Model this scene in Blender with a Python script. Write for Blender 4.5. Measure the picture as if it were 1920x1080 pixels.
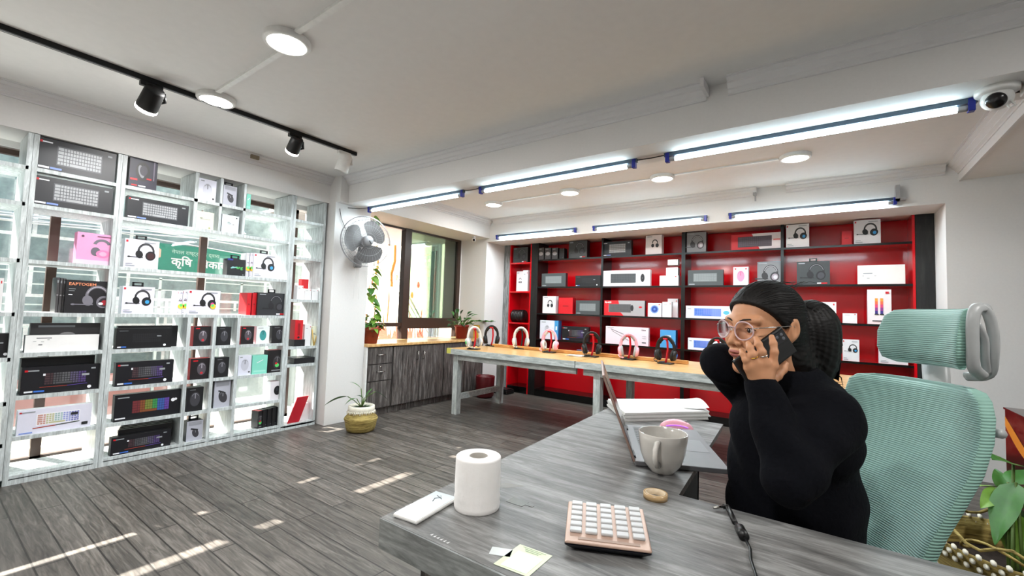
import bpy, bmesh, math, random
import numpy as np
from mathutils import Vector, Matrix
for _o in list(bpy.data.objects): bpy.data.objects.remove(_o)
S = bpy.context.scene
COL = S.collection
random.seed(7)
PI = math.pi
# ---------------------------------------------------------------- camera
FPX, YAW, PITCH, ROLL = 819.81, math.radians(35.548), math.radians(3.112), math.radians(1.879)
CAM = Vector((0, 0, 1.25))
_cy, _sy, _cp, _sp, _cr, _sr = math.cos(YAW), math.sin(YAW), math.cos(PITCH), math.sin(PITCH), math.cos(ROLL), math.sin(ROLL)
FWD = Vector((-_sy*_cp, _cy*_cp, _sp)); _r0 = Vector((_cy, _sy, 0)); _u0 = _r0.cross(FWD)
RGT = _cr*_r0 + _sr*_u0; UPV = -_sr*_r0 + _cr*_u0
cam = bpy.data.cameras.new('camera'); cam.sensor_width = 36; cam.lens = FPX/1920*36; cam.clip_start = .02; cam.clip_end = 200
camo = bpy.data.objects.new('camera', cam); COL.objects.link(camo)
camo.matrix_world = Matrix(((RGT.x, UPV.x, -FWD.x, CAM.x), (RGT.y, UPV.y, -FWD.y, CAM.y), (RGT.z, UPV.z, -FWD.z, CAM.z), (0, 0, 0, 1)))
S.camera = camo
def ray(x, y): return FWD + RGT*((x-960)/FPX) - UPV*((y-540)/FPX)
def on(x, y, ax, v):                 # the point of a world plane seen at a place of the photograph
    d = ray(x, y); return CAM + d*((v-CAM[ax])/d[ax])
def P(x, y, d): return CAM + ray(x, y)*d
# ---------------------------------------------------------------- light
W = bpy.data.worlds.new('world'); S.world = W; W.use_nodes = True
_n = W.node_tree.nodes; _bg = _n['Background']
_sky = _n.new('ShaderNodeTexSky'); _sky.sky_type = 'NISHITA'; _sky.sun_disc = False
_sky.sun_elevation = math.radians(39); _sky.sun_rotation = math.radians(-70)
W.node_tree.links.new(_sky.outputs[0], _bg.inputs[0]); _bg.inputs[1].default_value = .17
SUNV = Vector((1, .35, -.85))
_sl = bpy.data.lights.new('sun', 'SUN'); _sl.energy = 30; _sl.angle = math.radians(.4); _sl.color = (1, .95, .86)
_so = bpy.data.objects.new('sun', _sl); COL.objects.link(_so); _so.rotation_euler = SUNV.to_track_quat('-Z', 'Y').to_euler(); _so.location = (-8, -2, 8)
S.view_settings.view_transform = 'Standard'; S.view_settings.look = 'None'; S.view_settings.gamma = 1
S.view_settings.exposure = 0.64
def area(name, loc, sx, sy, power, color=(1, 1, 1), rot=(0, 0, 0), parent=None):
    l = bpy.data.lights.new(name, 'AREA'); l.shape = 'RECTANGLE'; l.size = sx; l.size_y = sy; l.energy = power; l.color = color
    o = bpy.data.objects.new(name, l); COL.objects.link(o); o.location = loc; o.rotation_euler = rot
    if parent: o.parent = parent
    return o
# ---------------------------------------------------------------- materials
MATS = {}
def lin(c): return tuple(((v/12.92) if v <= .04045 else ((v+.055)/1.055)**2.4) for v in c)
def mat(name, color, rough=.5, metal=0, emit=0, noise=.06, scale=30, bump=0, trans=0, alpha=1, coat=0, spec=None, sheen=0):
    if name in MATS: return MATS[name]
    m = bpy.data.materials.new(name); m.use_nodes = True; N = m.node_tree.nodes; L = m.node_tree.links
    b = N['Principled BSDF']; c = lin(color)
    b.inputs['Roughness'].default_value = rough; b.inputs['Metallic'].default_value = metal
    if spec is not None: b.inputs['Specular IOR Level'].default_value = spec
    if coat: b.inputs['Coat Weight'].default_value = coat; b.inputs['Coat Roughness'].default_value = .08
    if trans: b.inputs['Transmission Weight'].default_value = trans
    if sheen: b.inputs['Sheen Weight'].default_value = sheen
    if alpha < 1: b.inputs['Alpha'].default_value = alpha
    if emit:
        b.inputs['Emission Color'].default_value = (*c, 1); b.inputs['Emission Strength'].default_value = emit
    tc = N.new('ShaderNodeTexCoord'); nz = N.new('ShaderNodeTexNoise'); nz.inputs['Scale'].default_value = scale; nz.inputs['Detail'].default_value = 4
    L.new(tc.outputs['Object'], nz.inputs['Vector'])
    mx = N.new('ShaderNodeMix'); mx.data_type = 'RGBA'
    mx.inputs[6].default_value = (*[max(0, v*(1-noise*2)) for v in c], 1); mx.inputs[7].default_value = (*[min(1, v*(1+noise*2)) for v in c], 1)
    L.new(nz.outputs['Fac'], mx.inputs[0]); L.new(mx.outputs[2], b.inputs['Base Color'])
    if bump:
        bp = N.new('ShaderNodeBump'); bp.inputs['Strength'].default_value = bump; bp.inputs['Distance'].default_value = .004
        L.new(nz.outputs['Fac'], bp.inputs['Height']); L.new(bp.outputs[0], b.inputs['Normal'])
    MATS[name] = m; return m
def ink(r, g, b, rough=.4):
    return mat('ink_%d_%d_%d_%d' % (r, g, b, rough*100), (r/255, g/255, b/255), rough, noise=.02)
def wood(name, cols, stretch, scale=6, rough=.45, coat=0, space='Object', fine=40, pos=(.3, .5, .7)):
    m = bpy.data.materials.new(name); m.use_nodes = True; N = m.node_tree.nodes; L = m.node_tree.links; b = N['Principled BSDF']
    tc = N.new('ShaderNodeTexCoord'); mp = N.new('ShaderNodeMapping'); mp.inputs['Scale'].default_value = stretch
    L.new(tc.outputs[space], mp.inputs[0])
    n1 = N.new('ShaderNodeTexNoise'); n1.inputs['Scale'].default_value = scale; n1.inputs['Detail'].default_value = 6; n1.inputs['Roughness'].default_value = .62; n1.inputs['Distortion'].default_value = .6
    n2 = N.new('ShaderNodeTexNoise'); n2.inputs['Scale'].default_value = fine; n2.inputs['Detail'].default_value = 3
    L.new(mp.outputs[0], n1.inputs[0]); L.new(mp.outputs[0], n2.inputs[0])
    ad = N.new('ShaderNodeMath'); ad.operation = 'MULTIPLY_ADD'; ad.inputs[1].default_value = .3
    L.new(n2.outputs['Fac'], ad.inputs[0]); L.new(n1.outputs['Fac'], ad.inputs[2])
    sb = N.new('ShaderNodeMath'); sb.operation = 'SUBTRACT'; sb.inputs[1].default_value = .15; L.new(ad.outputs[0], sb.inputs[0])
    cr = N.new('ShaderNodeValToRGB'); e = cr.color_ramp.elements
    e[0].position = pos[0]; e[0].color = (*lin(cols[0]), 1); e[1].position = pos[2]; e[1].color = (*lin(cols[2]), 1)
    k = e.new(pos[1]); k.color = (*lin(cols[1]), 1)
    L.new(sb.outputs[0], cr.inputs[0]); L.new(cr.outputs[0], b.inputs['Base Color'])
    b.inputs['Roughness'].default_value = rough
    if coat: b.inputs['Coat Weight'].default_value = coat; b.inputs['Coat Roughness'].default_value = .12
    MATS[name] = m; return m
def glass(name, tint=(1, 1, 1), refl=.08):
    m = bpy.data.materials.new(name); m.use_nodes = True; N = m.node_tree.nodes; L = m.node_tree.links; N.clear()
    o = N.new('ShaderNodeOutputMaterial'); t = N.new('ShaderNodeBsdfTransparent'); t.inputs[0].default_value = (*tint, 1)
    g = N.new('ShaderNodeBsdfGlossy'); g.inputs['Roughness'].default_value = .02
    fr = N.new('ShaderNodeFresnel'); fr.inputs[0].default_value = 1.45
    mu = N.new('ShaderNodeMath'); mu.operation = 'MULTIPLY_ADD'; mu.inputs[1].default_value = .6; mu.inputs[2].default_value = refl*.3
    mx = N.new('ShaderNodeMixShader'); L.new(fr.outputs[0], mu.inputs[0]); L.new(mu.outputs[0], mx.inputs[0])
    L.new(t.outputs[0], mx.inputs[1]); L.new(g.outputs[0], mx.inputs[2]); L.new(mx.outputs[0], o.inputs[0])
    MATS[name] = m; return m
def bricky(name, c1, c2, cm, bw, bh, mortar, axes='yz', noise_amt=.35, rough=.85, offset=.5, bump=.3):
    m = bpy.data.materials.new(name); m.use_nodes = True; N = m.node_tree.nodes; L = m.node_tree.links; b = N['Principled BSDF']
    tc = N.new('ShaderNodeTexCoord'); sp = N.new('ShaderNodeSeparateXYZ'); cb = N.new('ShaderNodeCombineXYZ')
    L.new(tc.outputs['Object'], sp.inputs[0])
    L.new(sp.outputs['XYZ'.index(axes[0].upper())], cb.inputs[0]); L.new(sp.outputs['XYZ'.index(axes[1].upper())], cb.inputs[1])
    br = N.new('ShaderNodeTexBrick'); br.offset = offset; br.inputs['Scale'].default_value = 1; br.inputs['Brick Width'].default_value = bw; br.inputs['Row Height'].default_value = bh
    br.inputs['Mortar Size'].default_value = mortar; br.inputs['Mortar Smooth'].default_value = .1
    br.inputs['Color1'].default_value = (*lin(c1), 1); br.inputs['Color2'].default_value = (*lin(c2), 1); br.inputs['Mortar'].default_value = (*lin(cm), 1)
    L.new(cb.outputs[0], br.inputs[0])
    nz = N.new('ShaderNodeTexNoise'); nz.inputs['Scale'].default_value = 7; nz.inputs['Detail'].default_value = 8; nz.inputs['Roughness'].default_value = .7; L.new(tc.outputs['Object'], nz.inputs[0])
    mr = N.new('ShaderNodeMapRange'); mr.inputs[1].default_value = .3; mr.inputs[2].default_value = .7; mr.inputs[3].default_value = 1-noise_amt; mr.inputs[4].default_value = 1+noise_amt
    L.new(nz.outputs['Fac'], mr.inputs[0])
    vm = N.new('ShaderNodeVectorMath'); vm.operation = 'SCALE'; L.new(br.outputs[0], vm.inputs[0]); L.new(mr.outputs[0], vm.inputs['Scale']); L.new(vm.outputs[0], b.inputs['Base Color'])
    b.inputs['Roughness'].default_value = rough
    MATS[name] = m; return m
def floor_mat():
    m = bpy.data.materials.new('floor_planks'); m.use_nodes = True; N = m.node_tree.nodes; L = m.node_tree.links; b = N['Principled BSDF']
    tc = N.new('ShaderNodeTexCoord')
    br = N.new('ShaderNodeTexBrick'); br.offset = .37; br.inputs['Scale'].default_value = 1; br.inputs['Brick Width'].default_value = 1.25; br.inputs['Row Height'].default_value = .11
    br.inputs['Mortar Size'].default_value = .0042; br.inputs['Mortar Smooth'].default_value = .2; br.inputs['Bias'].default_value = -.1
    br.inputs['Color1'].default_value = (.70, .70, .70, 1); br.inputs['Color2'].default_value = (1.15, 1.15, 1.15, 1); br.inputs['Mortar'].default_value = (.16, .15, .14, 1)
    L.new(tc.outputs['Object'], br.inputs[0])
    mp = N.new('ShaderNodeMapping'); mp.inputs['Scale'].default_value = (1.5, 17, 1)
    L.new(tc.outputs['Object'], mp.inputs[0])
    # shift the grain from plank row to plank row
    sp = N.new('ShaderNodeSeparateXYZ'); L.new(tc.outputs['Object'], sp.inputs[0])
    dv = N.new('ShaderNodeMath'); dv.operation = 'DIVIDE'; dv.inputs[1].default_value = .11; L.new(sp.outputs[1], dv.inputs[0])
    fl = N.new('ShaderNodeMath'); fl.operation = 'FLOOR'; L.new(dv.outputs[0], fl.inputs[0])
    ml = N.new('ShaderNodeMath'); ml.operation = 'MULTIPLY'; ml.inputs[1].default_value = 3.71; L.new(fl.outputs[0], ml.inputs[0])
    cb = N.new('ShaderNodeCombineXYZ'); L.new(ml.outputs[0], cb.inputs[0]); L.new(ml.outputs[0], cb.inputs[2])
    va = N.new('ShaderNodeVectorMath'); va.operation = 'ADD'; L.new(mp.outputs[0], va.inputs[0]); L.new(cb.outputs[0], va.inputs[1])
    n1 = N.new('ShaderNodeTexNoise'); n1.inputs['Scale'].default_value = 2.6; n1.inputs['Detail'].default_value = 8; n1.inputs['Roughness'].default_value = .6; n1.inputs['Distortion'].default_value = 1.1
    L.new(va.outputs[0], n1.inputs[0])
    cr = N.new('ShaderNodeValToRGB'); e = cr.color_ramp.elements
    e[0].position = .3; e[0].color = (*lin((.22, .207, .193)), 1); e[1].position = .75; e[1].color = (*lin((.50, .48, .455)), 1)
    k = e.new(.5); k.color = (*lin((.355, .335, .315)), 1)
    L.new(n1.outputs['Fac'], cr.inputs[0])
    mu = N.new('ShaderNodeMix'); mu.data_type = 'RGBA'; mu.blend_type = 'MULTIPLY'; mu.inputs[0].default_value = 1
    L.new(cr.outputs[0], mu.inputs[6]); L.new(br.outputs[0], mu.inputs[7]); L.new(mu.outputs[2], b.inputs['Base Color'])
    b.inputs['Roughness'].default_value = .42
    bp = N.new('ShaderNodeBump'); bp.inputs['Strength'].default_value = .15; bp.inputs['Distance'].default_value = .002
    L.new(n1.outputs['Fac'], bp.inputs['Height']); L.new(bp.outputs[0], b.inputs['Normal'])
    MATS['floor'] = m; return m
# ---------------------------------------------------------------- mesh builder
def link(name, me, parent=None, loc=None):
    o = bpy.data.objects.new(name, me); COL.objects.link(o)
    if parent: o.parent = parent
    if loc is not None: o.location = loc
    return o
def empty(name, loc, rz=0, rot=None):
    o = bpy.data.objects.new(name, None); COL.objects.link(o); o.location = loc; o.rotation_euler = rot if rot else (0, 0, rz); o.empty_display_size = .05
    return o
def tag(o, label, cat, group=None, kind=None):
    o['label'] = label
    if cat: o['category'] = cat
    if group: o['group'] = group
    if kind: o['kind'] = kind
    return o
class MB:
    def __init__(s): s.v = []; s.f = []; s.m = []; s.mats = []; s.sm = []
    def mi(s, m):
        if m not in s.mats: s.mats.append(m)
        return s.mats.index(m)
    def add(s, vs, fs, m, smooth=False, M=None):
        n = len(s.v); k = s.mi(m)
        s.v += [tuple(M @ Vector(v)) if M is not None else tuple(v) for v in vs]
        for f in fs: s.f.append(tuple(i+n for i in f)); s.m.append(k); s.sm.append(smooth)
        return s
    def box(s, x0, x1, y0, y1, z0, z1, m, bev=0, M=None):
        if bev:
            bm = bmesh.new(); bmesh.ops.create_cube(bm, size=1)
            bmesh.ops.scale(bm, vec=(x1-x0, y1-y0, z1-z0), verts=bm.verts); bmesh.ops.translate(bm, vec=((x0+x1)/2, (y0+y1)/2, (z0+z1)/2), verts=bm.verts)
            bmesh.ops.bevel(bm, geom=list(bm.edges), offset=bev, segments=2, affect='EDGES', profile=.5)
            bm.verts.ensure_lookup_table(); bm.verts.index_update()
            r = s.add([v.co[:] for v in bm.verts], [[v.index for v in f.verts] for f in bm.faces], m, False, M); bm.free(); return r
        vs = [(x, y, z) for z in (z0, z1) for y in (y0, y1) for x in (x0, x1)]
        return s.add(vs, [(0, 2, 3, 1), (4, 5, 7, 6), (0, 1, 5, 4), (2, 6, 7, 3), (0, 4, 6, 2), (1, 3, 7, 5)], m, False, M)
    def lathe(s, prof, m, n=32, M=None, smooth=True, cap=True):
        vs = []; fs = []
        for r, z in prof:
            for i in range(n): a = 2*PI*i/n; vs.append((r*math.cos(a), r*math.sin(a), z))
        for j in range(len(prof)-1):
            for i in range(n): k = (i+1) % n; fs.append((j*n+i, j*n+k, (j+1)*n+k, (j+1)*n+i))
        if cap:
            if prof[0][0] > 1e-6: fs.append(tuple(range(n))[::-1])
            if prof[-1][0] > 1e-6: fs.append(tuple((len(prof)-1)*n+i for i in range(n)))
        return s.add(vs, fs, m, smooth, M)
    def cyl(s, a, b, r, m, n=16, r2=None, smooth=True):
        a = Vector(a); b = Vector(b); d = b-a; q = d.to_track_quat('Z', 'Y').to_matrix().to_4x4(); M = Matrix.Translation(a) @ q
        return s.lathe([(r, 0), (r2 if r2 is not None else r, d.length)], m, n, M, smooth)
    def tube(s, pts, r, m, n=8, closed=False, rs=None, flat=1):
        pts = [Vector(p) for p in pts]; K = len(pts); vs = []; fs = []; ref = None
        for i, p in enumerate(pts):
            if closed: t = pts[(i+1) % K]-pts[i-1]
            else: t = pts[min(i+1, K-1)]-pts[max(i-1, 0)]
            if t.length < 1e-9: t = Vector((0, 0, 1))
            t.normalize()
            if ref is None: ref = t.orthogonal().normalized()
            ref = (ref-t*ref.dot(t));
            if ref.length < 1e-6: ref = t.orthogonal()
            ref.normalize(); bi = t.cross(ref); rr = rs[i] if rs else r
            for j in range(n):
                a = 2*PI*j/n; vs.append(p+ref*math.cos(a)*rr+bi*math.sin(a)*rr*flat)
        R = K if closed else K-1
        for i in range(R):
            i2 = (i+1) % K
            for j in range(n): k = (j+1) % n; fs.append((i*n+j, i*n+k, i2*n+k, i2*n+j))
        if not closed: fs.append(tuple(range(n))[::-1]); fs.append(tuple((K-1)*n+j for j in range(n)))
        return s.add(vs, fs, m, True)
    def ell(s, c, r, m, n=20, k=12, M=None):
        vs = []; fs = []
        for j in range(k+1):
            t = PI*j/k
            for i in range(n): a = 2*PI*i/n; vs.append((c[0]+r[0]*math.sin(t)*math.cos(a), c[1]+r[1]*math.sin(t)*math.sin(a), c[2]-r[2]*math.cos(t)))
        for j in range(k):
            for i in range(n): q = (i+1) % n; fs.append((j*n+i, j*n+q, (j+1)*n+q, (j+1)*n+i))
        return s.add(vs, fs, m, True, M)
    def build(s, name, parent=None, loc=None, rot=None, weld=False):
        me = bpy.data.meshes.new(name); me.from_pydata(s.v, [], s.f)
        for m in s.mats: me.materials.append(m)
        me.polygons.foreach_set('material_index', s.m); me.polygons.foreach_set('use_smooth', s.sm); me.update()
        if weld:
            bm = bmesh.new(); bm.from_mesh(me); bmesh.ops.remove_doubles(bm, verts=bm.verts, dist=1e-5); bm.to_mesh(me); bm.free()
        o = link(name, me, parent, loc)
        if rot: o.rotation_euler = rot
        return o
def struct(name, mb, label=None):
    o = mb.build(name); o['kind'] = 'structure'
    if label: o['label'] = label
    return o
def bx(name, d, m, parent=None, bev=0): return MB().box(*d, m, bev).build(name, parent)
# text as flat lettering
def text_mesh(body, size, bold=0):
    cu = bpy.data.curves.new('t', 'FONT'); cu.body = body; cu.size = size; cu.offset = bold; cu.resolution_u = 2
    o = bpy.data.objects.new('t', cu); me = bpy.data.meshes.new_from_object(o)
    vs = [v.co[:] for v in me.vertices]; fs = [tuple(p.vertices) for p in me.polygons]
    bpy.data.objects.remove(o); bpy.data.meshes.remove(me); return vs, fs
# implicit surfaces -> mesh (surface nets)
def sd_cap(Q, a, b, r1, r2=None):
    if r2 is None: r2 = r1
    a = np.array(a, float); b = np.array(b, float); ab = b-a; L = max(ab @ ab, 1e-12)
    t = np.clip(((Q-a) @ ab)/L, 0, 1); return np.linalg.norm(Q-a-t[:, None]*ab, axis=1)-(r1+(r2-r1)*t)
def sd_ell(Q, c, r, R=None):
    q = Q-np.array(c, float)
    if R is not None: q = q @ np.array(R)
    r = np.array(r, float); k0 = np.linalg.norm(q/r, axis=1); k1 = np.linalg.norm(q/(r*r), axis=1)+1e-9
    return k0*(k0-1)/k1
def smin(a, b, k):
    h = np.maximum(k-np.abs(a-b), 0)/k; return np.minimum(a, b)-h*h*k*.25
def smax(a, b, k): return -smin(-a, -b, k)
def surfnet(fn, lo, hi, h):
    lo = np.array(lo, float); hi = np.array(hi, float); n = np.ceil((hi-lo)/h).astype(int)+1
    ax = [lo[i]+h*np.arange(n[i]) for i in range(3)]
    G = np.stack(np.meshgrid(*ax, indexing='ij'), -1).reshape(-1, 3)
    V = np.concatenate([fn(G[i:i+400000]) for i in range(0, len(G), 400000)]).reshape(n)
    ins = V < 0; c = n-1
    acc = np.zeros((*c, 3)); cnt = np.zeros(c)
    off = [(0, 0, 0), (1, 0, 0), (0, 1, 0), (1, 1, 0), (0, 0, 1), (1, 0, 1), (0, 1, 1), (1, 1, 1)]
    def sub(A, o): return A[o[0]:o[0]+c[0], o[1]:o[1]+c[1], o[2]:o[2]+c[2]]
    for i in range(8):
        for j in range(i+1, 8):
            d = [off[j][k]-off[i][k] for k in range(3)]
            if sum(map(abs, d)) != 1: continue
            va = sub(V, off[i]); vb = sub(V, off[j]); cr = (va < 0) != (vb < 0)
            t = np.where(cr, va/np.where(cr, va-vb, 1), 0)
            for k in range(3): acc[..., k] += np.where(cr, off[i][k]+t*d[k], 0)
            cnt += cr
    act = cnt > 0; idx = -np.ones(c, int); idx[act] = np.arange(act.sum())
    base = np.stack(np.meshgrid(*[np.arange(k) for k in c], indexing='ij'), -1)
    vs = lo+h*(base[act]+acc[act]/cnt[act][:, None]); fs = []
    for a in range(3):
        b1, b2 = (a+1) % 3, (a+2) % 3
        sl0 = [slice(1, c[k]) if k != a else slice(0, c[k]) for k in range(3)]
        A = ins[tuple(slice(s.start, s.stop) for s in sl0)]
        sl1 = list(sl0); sl1[a] = slice(sl0[a].start+1, sl0[a].stop+1); B = ins[tuple(sl1)]
        loc = np.argwhere(A != B); loc0 = loc.copy()
        for k in range(3): loc0[:, k] += sl0[k].start
        flip = A[tuple(loc.T)]
        def ix(d1, d2):
            q = loc0.copy(); q[:, b1] -= d1; q[:, b2] -= d2; return idx[tuple(q.T)]
        q = np.stack([ix(1, 1), ix(0, 1), ix(0, 0), ix(1, 0)], 1)
        q[~flip] = q[~flip][:, ::-1]; fs.append(q)
    fs = np.concatenate(fs); fs = fs[(fs >= 0).all(1)]
    return vs, fs
def sdf_obj(name, fn, lo, hi, h, mats, parent=None, pick=None, smooth=2, X=None, bumpf=None):
    vs, fs = surfnet(fn, lo, hi, h)
    me = bpy.data.meshes.new(name); me.from_pydata(vs.tolist(), [], fs.tolist())
    for m in mats: me.materials.append(m)
    if smooth:
        bm = bmesh.new(); bm.from_mesh(me)
        for _ in range(smooth): bmesh.ops.smooth_vert(bm, verts=bm.verts, factor=.5, use_axis_x=True, use_axis_y=True, use_axis_z=True)
        bm.to_mesh(me); bm.free()
    if pick:
        co = np.zeros(len(me.polygons)*3); me.polygons.foreach_get('center', co); me.polygons.foreach_set('material_index', pick(co.reshape(-1, 3)).astype(np.int32))
    me.polygons.foreach_set('use_smooth', [True]*len(me.polygons)); me.update()
    if X is not None: me.transform(X)
    return link(name, me, parent) if name != '_mesh' else me
# ================================================================ materials of the place
M_WALL = mat('wall_paint', (.86, .855, .85), .75, noise=.02, scale=60, bump=.05)
M_CEIL = mat('ceiling_paint', (.88, .875, .87), .8, noise=.02, scale=20)
M_TRIM = mat('plaster_trim', (.85, .845, .85), .7, noise=.015)
M_FLOOR = floor_mat()
M_SHELF = wood('whitewashed_laminate', [(.58, .605, .61), (.74, .77, .775), (.86, .89, .895)], (9, 9, .9), 6, .4, pos=(.28, .5, .7))
M_SHELFD = wood('grey_streaked_laminate', [(.22, .22, .22), (.46, .47, .47), (.68, .69, .69)], (9, 9, .8), 5, .4, pos=(.28, .5, .7))
M_CAB = wood('dark_grey_laminate', [(.16, .145, .14), (.33, .31, .30), (.52, .50, .49)], (9, 9, .7), 5, .42)
M_DESK = wood('desk_laminate', [(.29, .285, .285), (.43, .428, .423), (.59, .59, .585)], (.8, 6, 6), 5.5, .45, pos=(.3, .5, .72))
M_DESK.node_tree.nodes['Principled BSDF'].inputs['Specular IOR Level'].default_value = .3
M_DESKE = wood('desk_edge_laminate', [(.33, .34, .34), (.47, .485, .48), (.6, .615, .61)], (1, 6, 6), 6, .45)
M_TABW = wood('pale_grey_paint_wood', [(.56, .58, .57), (.70, .715, .70), (.83, .84, .83)], (1.2, 8, 8), 5, .5)
M_TABV = wood('pale_grey_upright_wood', [(.56, .58, .57), (.70, .715, .70), (.83, .84, .83)], (8, 8, 1.2), 5, .5)
M_PINE = wood('varnished_pine', [(.68, .50, .30), (.80, .63, .41), (.88, .74, .53)], (1, 8, 8), 4, .28)
M_PINE2 = wood('orange_pine_rail', [(.62, .40, .18), (.78, .55, .30), (.88, .68, .42)], (1, 8, 8), 4, .35)
M_RED = mat('red_gloss_board', (.80, .01, .075), .22, noise=.04, scale=3, coat=.5)
M_DRED = mat('dark_red_plastic', (.35, .03, .06), .4)
M_BLKG = mat('black_gloss_edge', (.035, .035, .035), .22)
M_BLKW = wood('black_grained_board', [(.03, .03, .03), (.07, .07, .07), (.14, .14, .13)], (8, 8, .8), 5, .4)
M_BLK = mat('black_plastic', (.045, .045, .05), .4)
M_BLKM = mat('matt_black_metal', (.03, .03, .032), .5, metal=.3)
M_WHP = mat('white_plastic', (.88, .88, .87), .35)
M_GRP = mat('grey_plastic', (.60, .60, .61), .45)
M_CHR = mat('brushed_steel', (.75, .74, .72), .25, metal=1)
M_BRN = mat('brown_window_metal', (.23, .165, .135), .4, noise=.05)
M_TUBE = mat('lit_tube', (.86, .96, 1), .3, emit=16)
M_DISC = mat('lit_diffuser', (1, .985, .95), .3, emit=9)
M_BLUE = mat('blue_tube_cap', (.05, .12, .55), .4)
M_GLASS = glass('window_glass'); M_GLASSG = glass('tinted_window_glass', (.62, .74, .62), .5)
# ================================================================ room
struct('floor', MB().box(-4.75, 3.2, -2.7, 5.98, -.08, 0, M_FLOOR))
struct('ceiling', MB().box(-4.86, 3.2, -2.7, 6.1, 2.64, 2.74, M_CEIL))
# left wall: header above the shelf windows, low kerb, end wall
struct('wall_left', MB().box(-4.86, -4.37, -2.7, 2.66, 2.36, 2.64, M_WALL).box(-4.86, -4.75, -2.7, 2.66, 2.31, 2.36, M_WALL).box(-4.86, -4.75, -2.7, 2.66, -.08, .03, M_WALL)
       .box(-4.85, -4.25, 2.655, 3.10, 0, 2.36, M_WALL)
       .box(-4.85, -4.17, 2.655, 5.2, 2.36, 2.64, M_WALL).box(-4.85, -4.73, 3.10, 5.2, 0, .80, M_WALL).box(-4.85, -4.73, 5.17, 6.1, 0, 2.36, M_WALL))
# beam crossing the room
struct('trim_1', MB().box(-4.17, 3.2, 2.75, 3.10, 2.36, 2.64, M_WALL))
# back wall with the opening of the display recess
struct('wall_back', MB().box(-4.73, -4.22, 5.2, 6.0, 0, 2.64, M_WALL).box(-4.22, .86, 5.2, 5.62, 2.31, 2.64, M_WALL).box(.86, 3.2, 5.2, 6.0, 0, 2.64, M_WALL)
       .box(-4.22, .86, 5.99, 6.1, 0, 2.64, M_WALL).box(-4.22, .86, 5.62, 5.99, 2.33, 2.64, M_WALL))
struct('wall_right', MB().box(3.1, 3.2, -2.7, 5.2, 0, 2.64, M_WALL))
struct('wall_rear', MB().box(-4.86, 3.1, -2.8, -2.7, 0, 2.64, M_WALL))
# lowered ceiling to the right of the bay
struct('trim_2', MB().box(.96, 3.1, 3.10, 5.2, 2.5, 2.64, M_CEIL).box(.945, .965, 3.10, 5.2, 2.49, 2.64, M_TRIM))
def crown(name, a, b, inw, ztop=2.64, s=.085, cut=None):
    """stepped plaster moulding from a to b along a wall, inw pointing into the room"""
    a = Vector(a); b = Vector(b); inw = Vector(inw)
    prof = [(0, s), (.012, s), (.012, s-.012), (.028, s-.022), (.028, s-.032), (.052, s-.052), (.052, s-.062), (.075, s-.075), (.075, s-.082), (.092, s-.082), (.092, 0), (0, 0)]
    mb = MB(); vs = []
    for p in (a, b):
        for u, w in prof: vs.append(p+inw*u+Vector((0, 0, ztop-w)))
    n = len(prof); fs = [(i, (i+1) % n, n+(i+1) % n, n+i) for i in range(n)]+[tuple(range(n))[::-1], tuple(range(n, 2*n))]
    mb.add(vs, fs, M_TRIM); return struct(name, mb)
crown('trim_3', (-4.37, -2.7, 0), (-4.37, 2.75, 0), (1, 0, 0))
crown('trim_4', (-4.28, 2.75, 0), (-.57, 2.75, 0), (0, -1, 0))
crown('trim_5', (-.45, 2.75, 0), (3.1, 2.75, 0), (0, -1, 0))
crown('trim_6', (-4.17, 3.10, 0), (-4.17, 5.2, 0), (1, 0, 0))
crown('trim_7', (-4.08, 5.2, 0), (-.57, 5.2, 0), (0, -1, 0))
crown('trim_8', (-.31, 5.2, 0), (.86, 5.2, 0), (0, -1, 0))
crown('trim_9', (.95, 3.10, 0), (.95, 5.2, 0), (-1, 0, 0))
crown('trim_10', (-4.08, 3.10, 0), (.86, 3.10, 0), (0, 1, 0))
# shelf window: brown mullions and rails, panes
wn = empty('window_1', (-4.775, 0, 0)); wn['kind'] = 'structure'
mf = MB()
for y in (-2.66, -1.5, -.43, .66, 1.64, 2.5): mf.box(-.02, .02, y-.027, y+.027, .03, 2.30, M_BRN)
mf.box(-.02, .02, -2.69, 2.53, 2.26, 2.30, M_BRN).box(-.02, .02, -2.69, 2.53, .03, .07, M_BRN)
mf.build('window_frame', wn)
MB().box(-.004, .004, -2.68, 2.66, .07, 2.26, M_GLASS).build('pane', wn)
# bay window
w2 = empty('window_2', (-4.75, 0, 0)); w2['kind'] = 'structure'
mf = MB()
mf.box(-.03, .03, 3.10, 3.14, .80, 2.36, M_BRN).box(-.045, .045, 4.02, 4.13, .80, 2.36, M_BRN).box(-.045, .03, 5.10, 5.17, .80, 2.36, M_BRN)
mf.box(-.03, .03, 3.14, 4.02, 1.0, 1.05, M_BRN).box(-.04, .04, 4.13, 5.10, .97, 1.12, M_BRN).box(-.03, .03, 3.14, 5.10, .80, .83, M_BRN).box(-.03, .03, 3.14, 5.1, 2.33, 2.36, M_BRN)
mf.box(-.06, -.03, 4.9, 5.1, 1.12, 2.33, M_BRN)
mf.build('window_frame', w2)
MB().box(-.003, .003, 4.13, 5.10, 1.12, 2.33, M_GLASSG).build('tinted_pane', w2)
MB().box(-.003, .003, 3.14, 4.02, .83, 1.0, M_GLASS).box(-.003, .003, 4.13, 5.10, .83, .97, M_GLASS).build('pane', w2)
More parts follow.
